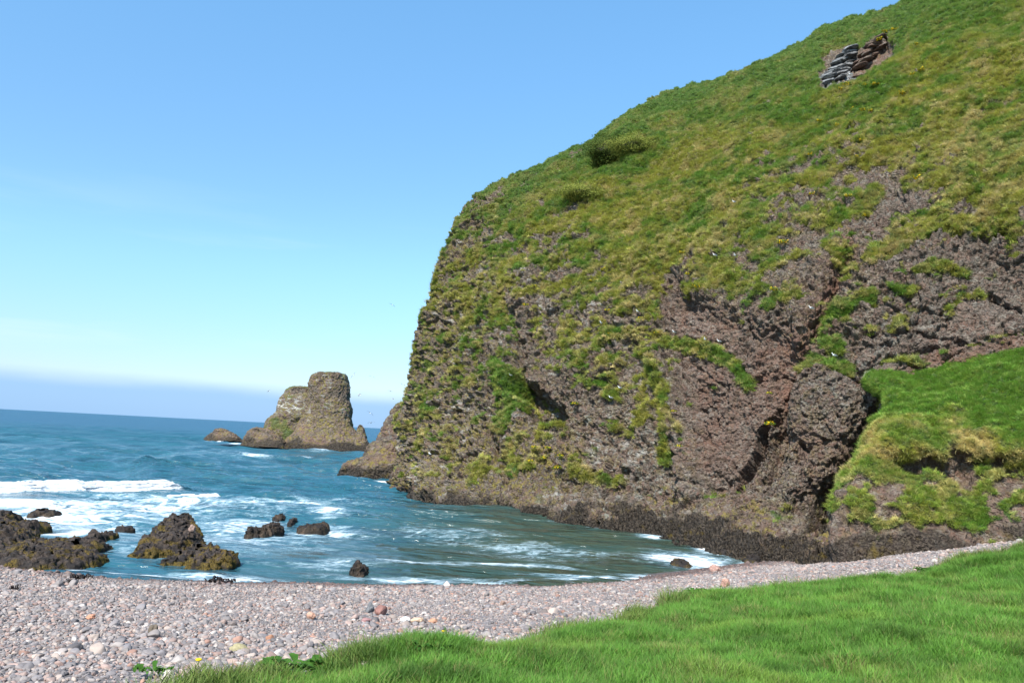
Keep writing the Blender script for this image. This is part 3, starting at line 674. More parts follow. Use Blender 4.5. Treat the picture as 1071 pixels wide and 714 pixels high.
Fb, _ = worley(Bn * f32(2.3), 9)
Db = 0.5 * fbm(Bn, 0.3, 3, seed=107) + 0.55 * hang - 0.7 * np.exp(-((wyb - 476) / 9) ** 2) * sstep(915, 940, wxb) + (1 - grb) * (0.35 * (ridged(Bn, 0.7, 4, seed=108) - 0.6) + 0.2 * (0.5 - Fb)) + grb * (0.15 + 0.22 * fbm(Bn, 1.0, 4, seed=109))
Db -= 0.8 * np.exp(-((wxb - 985) / 5) ** 2) * np.exp(-((wyb - 525) / 16) ** 2)
Bf = Bp + Nb * Db[:, None]
grnb = np.clip(0.75 + 0.4 * nb1 + 0.5 * sstep(455, 440, wyb) - 0.75 * np.exp(-((wyb - 466) / 7) ** 2) - 0.4 * np.exp(-((wxb - 930) / 50) ** 2 - ((wyb - 530) / 14) ** 2), 0, 1)
stwb = np.clip(0.85 * np.exp(-((wyb - 466) / 7) ** 2) * sstep(-0.25, 0.2, nb1 + 0.1) + 0.45 * np.exp(-((wxb - 930) / 50) ** 2 - ((wyb - 510) / 14) ** 2) + 0.5 * sstep(0.15, 0.4, fbm(Bn, 0.9, 3, seed=110)) * sstep(450, 470, wyb), 0, 1)
FB = grid_faces(BU, BV); FB = FB[:, ::-1] if sb_ < 0 else FB
one = np.ones(len(Bf))
bk = mesh_obj('bank_terrain', Bf, FB, M_rock, {'grass': grb, 'green': grnb, 'wrack': sstep(552, 566, wyb + 6 * nb1) * 0.85, 'lichen': one * 0.2, 'red': one * 0.3, 'pale': one * 0.5 + 0.5 * hang})
tag(bk, 'green grassy bank slumped against the foot of the rock wall', 'bank', kind='structure')

# ------------------------------------------------------------------ turf on the slopes
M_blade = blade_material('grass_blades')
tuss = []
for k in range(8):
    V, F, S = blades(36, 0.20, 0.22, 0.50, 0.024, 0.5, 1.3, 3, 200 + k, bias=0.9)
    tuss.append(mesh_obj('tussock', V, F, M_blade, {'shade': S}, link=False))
def slope_points(Pm, Fm, gr, extra, n):
    a, b, c, d = (Pm[Fm[:, i]] for i in range(4))
    nrm = np.cross(c - a, d - b) * 0.5; ar = np.linalg.norm(nrm, axis=1); ctr = (a + b + c + d) / 4
    nrm = nrm / (ar[:, None] + 1e-9)
    w_ = ar * np.clip(gr[Fm].mean(1) - 0.25, 0, 1) * extra[Fm[:, 0]]
    facing = np.einsum('ij,ij->i', nrm, CAM - ctr) / np.linalg.norm(CAM - ctr, axis=1)
    w_ *= sstep(-0.55, -0.25, facing)
    i = rng.choice(len(Fm), n, p=w_ / w_.sum()); uv = rng.random((n, 2))
    p = (a[i] * (1 - uv[:, :1]) + b[i] * uv[:, :1]) * (1 - uv[:, 1:]) + (d[i] * (1 - uv[:, :1]) + c[i] * uv[:, :1]) * uv[:, 1:]
    return p, nrm[i], Fm[i, 0]
def turf_cols(gn, stw, n):
    olive, grn, strw, bright = np.array([0.305, 0.295, 0.052]), np.array([0.105, 0.235, 0.026]), np.array([0.56, 0.45, 0.20]), np.array([0.18, 0.29, 0.042])
    gn = np.clip(gn + rng.normal(0, 0.18, n), 0, 1)[:, None]; st = np.clip(stw + rng.normal(0, 0.12, n), 0, 1)[:, None]
    c = 1.2 * olive * (1 - gn) + (grn * 0.6 + bright * 0.4) * gn
    c = c * (1 - st) + strw * st
    return c * rng.uniform(0.75, 1.4, (n, 1))
far_ok = (vv > 1.5) * (vv < 8.6) * 1.0
far_ok *= (cx > 380) * (cx < 1110)
p1, n1_, i1 = slope_points(Pf, FH, grass, far_ok, 110000)
p2, n2_, i2 = slope_points(Bf, FB, grb, (bx_ < 1110) * 1.0, 13000)
pts = np.vstack([p1, p2]); nn = np.vstack([n1_, n2_])
rot = np.stack([rng.normal(0, 0.15, len(pts)), 0.5 * np.clip(1 - nn[:, 2], 0, 1), np.arctan2(nn[:, 1], nn[:, 0]) + rng.normal(0, 0.3, len(pts))], -1)
s_ = rng.uniform(0.6, 1.35, len(pts)) * np.concatenate([0.75 + 0.25 * rng.random(len(p1)), 0.62 * np.ones(len(p2))])
cr_ = sky_d[i1][:, None]; c1 = turf_cols(green[i1], straw[i1], len(p1)); c1 = c1 * (1 - 0.6 * cr_) + 0.6 * cr_ * (np.array([0.24, 0.38, 0.10]) * (1 - 0.6 * (rng.random((len(p1), 1)) < 0.3)) + np.array([0.46, 0.41, 0.20]) * 0.6 * (rng.random((len(p1), 1)) < 0.25))
s_[:len(p1)] *= 1 - 0.35 * sky_d[i1]
colr = np.vstack([c1, turf_cols(grnb[i2], stwb[i2], len(p2)) * 1.2])
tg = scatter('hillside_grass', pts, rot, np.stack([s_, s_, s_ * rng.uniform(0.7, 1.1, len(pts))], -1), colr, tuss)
tag(tg, 'rough olive and green tussock grass covering the headland slopes', 'grass', kind='stuff')
print('turf', time.time() - T0)

# ================================================================== FOREGROUND GRASS
lawn = []
for k in range(10):
    V, F, S = blades(46, 0.10, 0.07, 0.21, 0.0062, 0.42, 1.1, 3, 300 + k, bias=0.4)
    lawn.append(mesh_obj('turf_tuft', V, F, M_blade, {'shade': S}, link=False))
n = 110000
rad = np.sqrt(rng.uniform(3.0 ** 2, 40 ** 2, n * 4)); an = rng.uniform(math.radians(-30), math.radians(42), n * 4)
X, Y = rad * np.sin(an), rad * np.cos(an)
keep = rng.random(n * 4) < np.clip((13 / rad) ** 1.15, 0, 1)
X, Y = X[keep], Y[keep]
td = turf_d(X, Y); hx, hy = proj(np.stack([X, Y, ground0(X, Y)], -1))
ok = (td > -0.35) & (rng.random(len(X)) < sstep(-0.35, 0.15, td)) & (hx > -80) & (hx < 1150) & (hy < 860); X, Y, td = X[ok], Y[ok], td[ok]
pts = np.stack([X, Y, ground(X, Y)], -1); m = len(X); Pq = np.stack([X, Y, 0 * X], -1)
va = fbm(Pq, 0.55, 4, seed=111); vb = fbm(Pq, 1.6, 3, seed=112)
base = np.array([0.088, 0.198, 0.022]) * (1 + 0.5 * vb[:, None])
base = base * (1 - sstep(0.1, 0.5, va)[:, None]) + np.array([0.145, 0.245, 0.032]) * sstep(0.1, 0.5, va)[:, None]
base = base * (1 - 0.2 * sstep(0.12, 0.4, fbm(Pq, 0.9, 3, seed=114)))[:, None]
base = np.where(rng.random((m, 1)) < 0.07 + 0.25 * sstep(0.25, 0.5, fbm(Pq, 0.7, 3, seed=115))[:, None], np.array([0.20, 0.20, 0.06]), base)
edge = sstep(0.9, 0.0, td) * sstep(0.0, 0.35, fbm(Pq, 0.9, 3, seed=113))
base = base * (1 - 0.6 * edge[:, None]) + np.array([0.13, 0.13, 0.035]) * 0.6 * edge[:, None]
s_ = rng.uniform(0.7, 1.25, m) * (1 + 0.45 * np.clip(vb, -0.6, 1)) * (1 + 0.8 * edge) * np.clip(rad[keep][ok] / 12, 1.0, 1.5)
rot = np.stack([rng.normal(0, 0.12, m), rng.normal(0, 0.12, m), rng.normal(0.4, 0.9, m)], -1)
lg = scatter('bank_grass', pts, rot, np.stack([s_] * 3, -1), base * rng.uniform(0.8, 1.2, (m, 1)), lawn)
tag(lg, 'lush bright green grass on the bank nearest the viewer', 'grass', kind='stuff')
print('grass', m, time.time() - T0)

# ================================================================== SHINGLE
t = NT('beach_pebble'); P = t.n('TexCoord').outputs['Object']
cc = t.attr('col', inst=True, vec=True); nz_ = t.noise(P, 2.5, 5, 0.6)
col = t.mix(t.rng(nz_, 0.35, 0.7, 0, 0.45), cc, t.mix(0.5, cc, (0.12, 0.10, 0.10)))
M_peb = t.done(t.n('BsdfPrincipled', Base__Color=col, Roughness=0.7))
def pebble(seed, sub=2, flat_=0.62, rough=0.18, chip=0.0):
    V, F = ico(sub); q = V.astype(f32)
    V = V * (1 + rough * fbm(q + f32(seed * 3.7), 1.1, 2, seed=seed))[:, None]
    if chip:
        r = np.random.default_rng(seed)
        for _ in range(7):
            d = r.normal(size=3); d /= np.linalg.norm(d); h = r.uniform(0.55, 0.85); q_ = V @ d
            V = V - np.clip(q_ - h, 0, None)[:, None] * d * chip
    return V * np.array([1.0, 0.78, flat_]), F
pebs = []
for k in range(9):
    V, F = pebble(400 + k, 2, rng.uniform(0.45, 0.72), 0.35, 0.85)
    pebs.append(mesh_obj('pebble', V, F, M_peb, link=False))
n = 900000
X = rng.uniform(-27, 27, n); Y = rng.uniform(6, 46, n)
d = shore(X, Y); td = turf_d(X, Y); hx, hy = proj(np.stack([X, Y, ground0(X, Y)], -1))
ok = (d > -0.5) & (td < 0.5) & (hx > -60) & (hx < 1130) & (hy < 780); X, Y, d, td = X[ok], Y[ok], d[ok], td[ok]
print('pebble candidates', len(X))
m = min(len(X), 210000); X, Y, d = X[:m], Y[:m], d[:m]
sz = np.clip(np.exp(rng.normal(math.log(0.034), 0.45, m)), 0.020, 0.15)
sz *= 0.85 + 0.5 * np.clip(fbm(np.stack([X, Y, 0 * X], -1), 0.35, 3, seed=121), -0.7, 1)
pal = np.array([[.30, .285, .29], [.24, .235, .25], [.36, .34, .335], [.42, .325, .295], [.37, .27, .24], [.46, .40, .36], [.17, .165, .175], [.58, .56, .54], [.40, .245, .19], [.22, .19, .18]])
pr = np.array([.22, .15, .15, .13, .07, .10, .06, .045, .03, .045]); pr /= pr.sum()
cl = pal[rng.choice(len(pal), m, p=pr)] * rng.uniform(0.48, 0.84, (m, 1)) * np.array([1.08, 0.975, 0.90]) * 0.98
wet = sstep(2.3, 0.3, d + 0.9 * fbm(np.stack([X, Y, 0 * X], -1), 0.8, 3, seed=122))[:, None]
cl = cl * (1 - 0.62 * wet) * (1 - wet * np.array([0, .18, .22]))
pts = np.stack([X, Y, ground(X, Y) + sz * rng.uniform(-0.05, 0.4, m)], -1)
rot = np.stack([rng.normal(0, 0.3, m), rng.normal(0, 0.3, m), rng.uniform(0, 6.28, m)], -1)
sg = scatter('shingle', pts, rot, np.stack([sz, sz * rng.uniform(.8, 1.2, m), sz], -1), cl, pebs)
tag(sg, 'grey and pink shingle spread over the beach', 'shingle', kind='stuff')
print('shingle', m, time.time() - T0)

# ================================================================== SEA STACK AND OTHER ROCKS
M_stack = rock_material('sea_stack_rock', mid=(0.170, 0.128, 0.100), red=(0.19, 0.115, 0.090), k=0.75)
M_reef = rock_material('reef_rock', dark=(0.022, 0.018, 0.017), mid=(0.075, 0.058, 0.050), pale=(0.19, 0.165, 0.145), red=(0.12, 0.07, 0.05), k=2.2)
M_faroff = rock_material('far_rock', mid=(0.09, 0.075, 0.072), k=0.6)
def column_rock(name, Y, rows, dep, mat, amp, freq, seed, nu=260, nv=200, yoff=0.0, zcut=None, tops=0.35, attrs=None):
    """rows: (py, left px, right px) from the top down, read at distance Y"""
    L = np.array([pix(np.array(float(l)), np.array(float(y)), Y) for y, l, r in rows]); Rr = np.array([pix(np.array(float(r)), np.array(float(y)), Y) for y, l, r in rows])
    ctr = (L + Rr) / 2; half = (Rr[:, 0] - L[:, 0]) / 2; zz = ctr[:, 2]
    tt = np.linspace(0, len(rows) - 1, nv); xc = crom(ctr[:, 0], tt); hw = np.maximum(crom(half, tt), 0.05); z = crom(zz, tt)
    ang = np.linspace(0, 2 * math.pi, nu, endpoint=False)
    ca, sa = np.cos(ang), np.sin(ang); e = 2 / 2.7; ux, uy = np.sign(ca) * np.abs(ca) ** e, np.sign(sa) * np.abs(sa) ** e
    hd = np.maximum(hw * dep, half.max() * dep * 0.5)
    G = np.stack([xc[None] + ux[:, None] * hw[None], Y + yoff + uy[:, None] * hd[None], z[None] + 0 * ux[:, None]], -1)
    caps = []
    for q in (0.8, 0.55, 0.28, 0.02):                          # rounded-over top
        g_ = G[:, 0].copy(); g_[:, 0] = xc[0] + (g_[:, 0] - xc[0]) * q; g_[:, 1] = Y + yoff + (g_[:, 1] - Y - yoff) * q; g_[:, 2] = z[0] + tops * (1 - q) ; caps.append(g_)
    G = np.concatenate([np.stack(caps[::-1], 1), G], 1)
    N = normals(G, True); c_ = G.mean((0, 1)); s = 1.0 if np.mean(np.einsum('ijk,ijk->ij', N, G - c_)) > 0 else -1.0
    N = flat(N * s); Pq = flat(G); q = Pq.astype(f32)
    F_, _ = worley(q * f32(freq * 3.2), seed)
    dsp = amp * (1.3 * fbm(q, freq * 0.35, 3, seed=seed) + 1.3 * (ridged(q, freq, 5, 0.6, seed=seed + 5) - 0.6) + 0.6 * (0.5 - F_) + 0.45 * (ridged(q, freq * 3.5, 3, seed=seed + 6) - 0.6))
    Pq = Pq + N * dsp[:, None]
    N2 = flat(normals(Pq.reshape(G.shape), True) * s)
    F = grid_faces(G.shape[0], G.shape[1], True); F = F if s > 0 else F[:, ::-1]
    nz2 = fbm(q, freq * 0.8, 4, seed=seed + 8)
    at = {'grass': np.zeros(len(Pq)), 'green': np.zeros(len(Pq)), 'wrack': np.zeros(len(Pq)), 'lichen': np.full(len(Pq), .5), 'guano': np.zeros(len(Pq)), 'red': np.full(len(Pq), .3), 'pale': np.full(len(Pq), .3)}
    if attrs: at.update({k: np.clip(v, 0, 1) for k, v in attrs(Pq, N2, nz2).items()})
    return Pq, F, at
def join(parts):
    V, F, A, n0 = [], [], {}, 0
    for v, f, a in parts:
        V.append(v); F.append(f + n0); n0 += len(v)
        for k in a: A.setdefault(k, []).append(a[k])
    return np.vstack(V), np.vstack(F), {k: np.concatenate(v) for k, v in A.items()}
def st_attr(P_, N_, n_):
    top = sstep(0.5, 0.8, N_[:, 2] + 0.4 * n_)
    return {'grass': top * sstep(6, 9, P_[:, 2]) * 0.9 + 0.0 * n_, 'green': 0.4 + n_, 'guano': 0.55 * sstep(4, 9, P_[:, 2]) * sstep(0.05, 0.4, n_), 'wrack': sstep(2.8, 1.4, P_[:, 2] + n_ * 1.5), 'lichen': 0.75 + 0.6 * sstep(14, 6, P_[:, 2]) + 0.9 * n_,
            'red': 0.45 + n_, 'pale': 0.3 + 0.4 * n_}
main = column_rock('m', 192, [(388.5, 327, 353), (390.5, 322, 356.5), (397, 317, 358), (406, 315, 360), (416, 314, 359.5), (426, 313, 362), (435, 311, 362.5), (443, 307, 363.5), (449, 304, 368), (456, 297, 375), (463, 292, 381), (470, 288, 387), (478, 286, 392)], 0.62, M_stack, 0.36, 0.40, 501, 320, 260, 6, tops=0.2, attrs=st_attr)
def sh_attr(P_, N_, n_):
    a = st_attr(P_, N_, n_); a['grass'] = np.maximum(a['grass'], sstep(0.1, 0.4, n_ + 0.6 * np.exp(-((P_[:, 2] - 5) / 2.5) ** 2) - 0.2) * 0.8); a['pale'] = 0.3 + 0 * n_; a['guano'] = np.exp(-((P_[:, 2] - 10.5) / 2.2) ** 2) + sstep(0.1, 0.4, n_) * 0.4; return a
should = column_rock('s', 198, [(405, 303, 324), (408, 297, 326), (415, 291, 328), (424, 287.5, 330), (433, 284, 334), (440, 276, 325), (450, 272.5, 326), (460, 272, 328), (470, 271, 330)], 0.8, M_stack, 0.36, 0.4, 521, 220, 170, 3, tops=0.3, attrs=sh_attr)
V, F, A = join([main, should])
o = mesh_obj('sea_stack', V, F, M_stack, A); tag(o, 'tall square topped sea stack with a lower shoulder standing in the sea', 'sea stack')
pin = column_rock('p', 186, [(444, 373, 377), (448, 370.5, 379.5), (454, 370, 380), (461, 368, 382), (470, 366, 386)], 0.8, M_stack, 0.25, 0.6, 541, 80, 70, 3, tops=0.2, attrs=st_attr)
o = mesh_obj('rock_pinnacle', pin[0], pin[1], M_stack, pin[2]); tag(o, 'small rounded rock pinnacle right beside the tall sea stack', 'rock')
fh = column_rock('f', 150, [(420, 411, 440), (426, 404, 450), (436, 399, 460), (446, 395, 470), (456, 392, 480), (464, 388, 490), (476, 384, 500)], 0.8, M_faroff, 0.6, 0.35, 551, 220, 160, 8, attrs=lambda P_, N_, n_: {**st_attr(P_, N_, n_), 'pale': 0.8 + 0.7 * n_, 'lichen': 0.2 + n_})
o = mesh_obj('rock_buttress', fh[0], fh[1], M_faroff, fh[2]); tag(o, 'grey rock buttress peeping out behind the headland tip', 'rock')
low = column_rock('l', 128, [(461, 392, 415), (464, 384, 430), (470, 378, 440), (476, 376, 450), (484, 374, 460)], 0.8, M_stack, 0.4, 0.5, 561, 160, 90, 5, attrs=lambda P_, N_, n_: {**st_attr(P_, N_, n_), 'lichen': 0.9 + n_, 'grass': 0 * n_})
o = mesh_obj('low_rock', low[0], low[1], M_stack, low[2]); tag(o, 'yellow lichened low rock between the sea stack and the headland', 'rock')

def reef(name, Y0, lumps, label, mat=M_reef, cellm=0.05, amp=0.28, freq=1.5, seed=0, cat='rock', group=None, wr=0.35, weed=0.7, lich=0.25, pale=0.4, zmin=-0.35, base=-0.3):
    """lumps: (px, py, half width px, half depth px, height m) read at the water line"""
    L = []
    for px, py, rx, ry, h in lumps:
        c = on_z(float(px), float(py)); e = on_z(float(px + rx), float(py)); q1 = on_z(float(px), float(py - ry)); L.append((c[0], c[1], abs(e[0] - c[0]), abs(q1[1] - c[1]), h))
    x0 = min(a - b * 1.4 for a, _, b, _, _ in L); x1 = max(a + b * 1.4 for a, _, b, _, _ in L); y0 = min(a - b * 1.4 for _, a, _, b, _ in L); y1 = max(a + b * 1.4 for _, a, _, b, _ in L)
    nx, ny = min(420, int((x1 - x0) / cellm) + 8), min(420, int((y1 - y0) / cellm) + 8)
    X, Y = np.meshgrid(np.linspace(x0, x1, nx), np.linspace(y0, y1, ny), indexing='ij'); q = np.stack([X, Y, 0 * X], -1).reshape(-1, 3).astype(f32)
    wb = 0.28 * fbm(q, freq * 0.8, 3, seed=seed).reshape(X.shape)
    z = np.full(X.shape, base - 0.5)
    for a, b_, c, d_, h in L:
        r2 = ((X - a) / c) ** 2 + ((Y - b_) / d_) ** 2
        r2 = r2 * (1 + 0.9 * wb) + 0.35 * wb
        zz = base + (h - base) * np.clip(1 - r2, -0.6, 1) * np.where(r2 < 1, 1.0, 1.0)
        zz = np.where(r2 < 1, base + (h - base) * np.sqrt(np.clip(1 - r2 ** 1.3, 0, 1)), base - 0.5 * np.clip(r2 - 1, 0, 2))
        z = np.maximum(z, zz)
    up = sstep(base - 0.2, base + 0.5, z)
    z = z + up * amp * (1.1 * fbm(q, freq, 5, 0.6, seed=seed + 3).reshape(X.shape) + 0.9 * (ridged(q, freq * 1.3, 4, 0.6, seed=seed + 4).reshape(X.shape) - 0.6))
    Fw, _ = worley(q * f32(freq * 3.5), seed + 5); z = z + up * amp * 0.5 * (0.5 - Fw).reshape(X.shape)
    zq = z + 0.10 * fbm(q, freq * 0.6, 3, seed=seed + 11).reshape(X.shape); z = 0.5 * z + 0.5 * (np.floor(zq / 0.15) * 0.15 + 0.075 + (z - zq))
    sx_ = fbm(np.stack([X, Y, z], -1).reshape(-1, 3), freq * 1.5, 3, seed=seed + 6).reshape(X.shape) * amp * 0.9
    sy_ = fbm(np.stack([X, Y, z], -1).reshape(-1, 3), freq * 1.5, 3, seed=seed + 7).reshape(X.shape) * amp * 0.9
    V = np.stack([X + sx_ * up, Y + sy_ * up, z], -1).reshape(-1, 3)
    F = grid_faces(nx, ny)[:, ::-1] if False else grid_faces(nx, ny)
    zf = z.ravel()[F].max(1); F = F[zf > zmin]
    used = np.unique(F); mp_ = np.full(len(V), -1); mp_[used] = np.arange(len(used)); V = V[used]; F = mp_[F]
    n_ = fbm(V.astype(f32), freq * 0.9, 4, seed=seed + 9)
    at = {'grass': np.clip(weed * sstep(0.05, 0.3, n_ - 0.15 + 0.42 * sstep(0.45, 0.12, V[:, 2])) * sstep(1.0, 0.5, V[:, 2] + 0 * n_), 0, 1), 'green': 0 * n_, 'wrack': np.clip(sstep(0.4, 0.05, V[:, 2] + 0.3 * n_) * wr * 2 * (n_ < 0.25), 0, 1),
          'lichen': np.full(len(V), lich), 'red': np.clip(0.3 + n_, 0, 1), 'pale': np.full(len(V), pale)}
    o = mesh_obj(name, V, F, mat, at); tag(o, label, cat, group); return o
# weedy shore rocks use a brown-yellow weed instead of turf
def weed_material():
    t = NT('weedy_shore_rock'); P = t.pos()
    n2 = t.noise(P, 5, 6, 0.65); n3 = t.noise(P, 22, 4, 0.6)
    col = t.mix(t.rng(n2, 0.36, 0.66), (0.012, 0.010, 0.009), (0.062, 0.046, 0.036)); col = t.mix(t.rng(n3, 0.55, 0.75, 0, 0.6), col, (0.16, 0.13, 0.11))
    col = t.mix(t.math('MULTIPLY', t.attr('red'), t.rng(n3, 0.4, 0.7, 0.0, 0.6)), col, (0.16, 0.095, 0.070))
    col = t.mix(t.attr('wrack'), col, (0.016, 0.013, 0.012))
    col = t.mix(t.attr('grass'), col, t.mix(t.rng(n3, 0.38, 0.62), (0.030, 0.020, 0.002), (0.150, 0.100, 0.004)))
    b = t.n('Bump', Strength=1.0, Distance=0.07, Height=t.math('ADD', n2, t.math('MULTIPLY', n3, 0.6)))
    p = t.n('BsdfPrincipled', Base__Color=col, Roughness=0.62, Normal=b); p.inputs['Specular IOR Level'].default_value = 0.2; return t.done(p)
M_weed = weed_material()
reef('shore_rock', 31, [(183, 557, 22, 6, 0.62), (187, 552, 18, 4, 0.70), (192, 560, 22, 5, 0.45), (154, 580, 21, 6, 0.28), (186, 574, 24, 9, 0.66), (220, 589, 26, 8, 0.42), (190, 588, 26, 6, 0.26), (206, 582, 24, 7, 0.46), (172, 570, 22, 8, 0.55), (234, 590, 14, 6, 0.40)],
     'weedy dark rock standing in the shallows with a round boulder lodged on top', M_weed, 0.03, 0.20, 1.7, 601)
reef('shore_rock', 31, [(4, 560, 30, 11, 0.55), (-6, 548, 22, 6, 0.58), (40, 578, 40, 12, 0.44), (80, 578, 30, 9, 0.50), (104, 567, 14, 6, 0.48), (84, 590, 32, 7, 0.5), (40, 592, 60, 9, 0.6), (-40, 575, 60, 18, 0.8), (-90, 570, 60, 24, 1.0)],
     'broad dark rock ledge running from the beach into the surf', M_weed, 0.04, 0.17, 1.7, 621)
reef('shore_rock', 31, [(268, 557, 10, 4, 0.26), (284, 555, 11, 4, 0.36)], 'wide flat topped black rock surrounded by foam', M_weed, 0.03, 0.2, 2.0, 641, weed=0.1)
reef('shore_rock', 31, [(326, 551, 15, 2.4, 0.14), (336, 551, 8, 2.4, 0.24)], 'low black reef awash behind the flat topped rock', M_weed, 0.03, 0.12, 2.0, 651, weed=0.1)
reef('shore_rock', 31, [(293, 541, 7, 2.0, 0.16)], 'small black rock breaking the foam farthest out', M_weed, 0.03, 0.18, 2.2, 661, weed=0.1)
reef('shore_rock', 31, [(306, 544, 5, 1.6, 0.10)], 'tiny black rock tip between two reefs in the foam', M_weed, 0.03, 0.14, 2.4, 671, weed=0.0)
reef('shore_rock', 31, [(377, 597, 9, 4, 0.20), (373, 596, 6, 4, 0.26)], 'small lone rock poking from calm water near the beach', M_weed, 0.02, 0.16, 2.6, 681, weed=0.1)
reef('shore_rock', 31, [(44, 535, 14, 2.4, 0.14), (56, 536, 9, 1.6, 0.10)], 'thin dark rock awash beyond the broad ledge', M_weed, 0.04, 0.10, 2.0, 691, weed=0.1)
reef('shore_rock', 31, [(131, 551, 12, 1.6, 0.08)], 'sliver of dark rock awash between the ledge and the weedy rock', M_weed, 0.03, 0.08, 2.0, 696, weed=0.1)
reef('shore_rock', 40, [(762, 581, 10, 2.0, 0.3)], 'dark wet rock in the white wash at the cove head', M_weed, 0.03, 0.16, 2.0, 731, weed=0.3)
reef('shore_rock', 40, [(712, 588, 11, 2.0, 0.10)], 'brown rock awash in foam close to the pink shingle', M_weed, 0.03, 0.10, 2.0, 741, weed=0.3)
reef('shore_rock', 40, [(786, 587, 9, 2.0, 0.35)], 'weedy rock where the shingle meets the dark shelf', M_weed, 0.03, 0.16, 2.0, 751, weed=0.4)

def ap_attr(P_, N_, n_): return {**st_attr(P_, N_, n_), 'lichen': 0.7 + n_ + 0.4 * sstep(1.5, 3, P_[:, 2]), 'wrack': sstep(1.9, 1.1, P_[:, 2] + n_), 'grass': 0 * n_}
def sk_attr(P_, N_, n_): return {**st_attr(P_, N_, n_), 'wrack': sstep(2.6, 1.5, P_[:, 2] + n_) * 0.8, 'lichen': 0.6 + n_, 'grass': 0 * n_}
a_ = column_rock('a', 91, [(461, 416, 440), (467, 401, 446), (474, 388, 452), (481, 370, 456), (487, 356, 460), (494, 350, 464), (506, 347, 468)], 0.6, M_stack, 0.42, 0.55, 701, 300, 130, 3, tops=0.3, attrs=ap_attr)
o = mesh_obj('shore_rock', a_[0], a_[1], M_stack, a_[2]); tag(o, 'sloping dark rock apron at the headland tip with yellow lichen on top', 'rock')
for rows, lab, sd_ in (([(450, 222, 231), (453, 217, 238), (456, 213, 244), (461, 210, 250)], 'dark low skerry farthest from the sea stack in white water', 711),
                       ([(455, 240, 243), (457, 236, 246), (462, 233, 250)], 'smallest skerry between two larger ones left of the stack', 715),
                       ([(448, 260, 274), (451, 255, 282), (456, 252, 290), (462, 250, 296), (467, 248, 300)], 'dark skerry touching the foot of the sea stack', 721)):
    a_ = column_rock('k', 190, rows, 0.7, M_stack, 0.4, 0.5, sd_, 140, 70, 3, tops=0.25, attrs=sk_attr)
    o = mesh_obj('skerry', a_[0], a_[1], M_stack, a_[2]); tag(o, lab, 'rock')

# ------------------------------------------------------------------ stones singled out on the beach
def stone(px, py, wpx, hpx, col, label, seed, chip=0.8, name='beach_stone', z=None):
    G_ = on_ground(px, py + hpx * 0.5, ground) if z is None else None
    base_ = G_ if z is None else z
    mpp = base_[1] / FPX; V, F = pebble(seed, 4, 1.0, 0.35, chip)
    q = V.astype(f32); V = V * (1 + 0.06 * fbm(q * 3, 1.5, 3, seed=seed))[:, None]
    V = V * np.array([wpx * mpp * 0.52, wpx * mpp * 0.42, hpx * mpp * 0.62]) / np.array([1, .78, 1])
    V[:, 2] -= V[:, 2].min() * 0.75
    o = mesh_obj(name, V, F, plain(name + '_surface', col, 0.75, scale=9)); o.location = base_; o.rotation_euler = (0, 0, rng.uniform(-0.4, 0.4)); tag(o, label, 'stone'); return o
stone(159, 660, 11, 12, (0.135, 0.105, 0.075), 'dark brown boulder sitting upright on the grey shingle', 801, 0.5)
stone(397, 639, 14, 10, (0.27, 0.135, 0.11), 'large dull red stone leaning on a grey one mid beach', 802)
stone(386, 637, 9, 10, (0.17, 0.17, 0.175), 'blue grey stone propped against the large red one', 803)
stone(383, 648, 10, 5, (0.33, 0.18, 0.17), 'flat pinkish stone just below the large red stone', 804)
stone(95, 645, 9, 6, (0.50, 0.24, 0.15), 'bright orange pink stone alone on the grey shingle', 805)
stone(437, 649, 13, 6, (0.62, 0.42, 0.28), 'pale orange slab close to the grass edge', 806)
stone(424, 648, 11, 5, (0.66, 0.64, 0.61), 'white stone beside the pale orange slab', 807)
stone(453, 649, 10, 5, (0.46, 0.24, 0.15), 'rust orange stone next to the pale orange slab', 808)
stone(325, 644, 10, 6, (0.47, 0.27, 0.19), 'smooth tan cobble halfway between the water and grass', 809, 0.3)
stone(282, 667, 11, 7, (0.33, 0.165, 0.10), 'rusty brown stone above the leafy plant', 810)
stone(249, 678, 19, 8, (0.34, 0.29, 0.16), 'long yellowish stone lying above the leafy plant', 811)
stone(747, 594, 10, 7, (0.42, 0.25, 0.20), 'large pink boulder at the water edge of the cove', 812, 0.4)
stone(759, 610, 9, 8, (0.40, 0.23, 0.17), 'rounded brick red cobble near the grass top edge', 813, 0.4)
stone(468, 611, 7, 6, (0.60, 0.50, 0.46), 'pale pointed stone standing at the water edge', 814, 0.9)
stone(526, 631, 7, 6, (0.26, 0.17, 0.13), 'brown block among orange stones mid beach', 815, 0.9)
stone(176, 706, 14, 9, (0.48, 0.43, 0.35), 'pale round boulder beside a small green weed', 816, 0.4)
stone(112, 593, 9, 9, (0.16, 0.14, 0.125), 'grey boulder at the end of the rock ledge', 817, 0.9)
p_ = on_z(199.0, 575.0); stone(199, 571, 7, 7, (0.30, 0.205, 0.165), 'round pinkish boulder lodged on the weedy rock', 818, 0.3, z=np.array([p_[0], p_[1] , 0.80]))

rock_slabs()

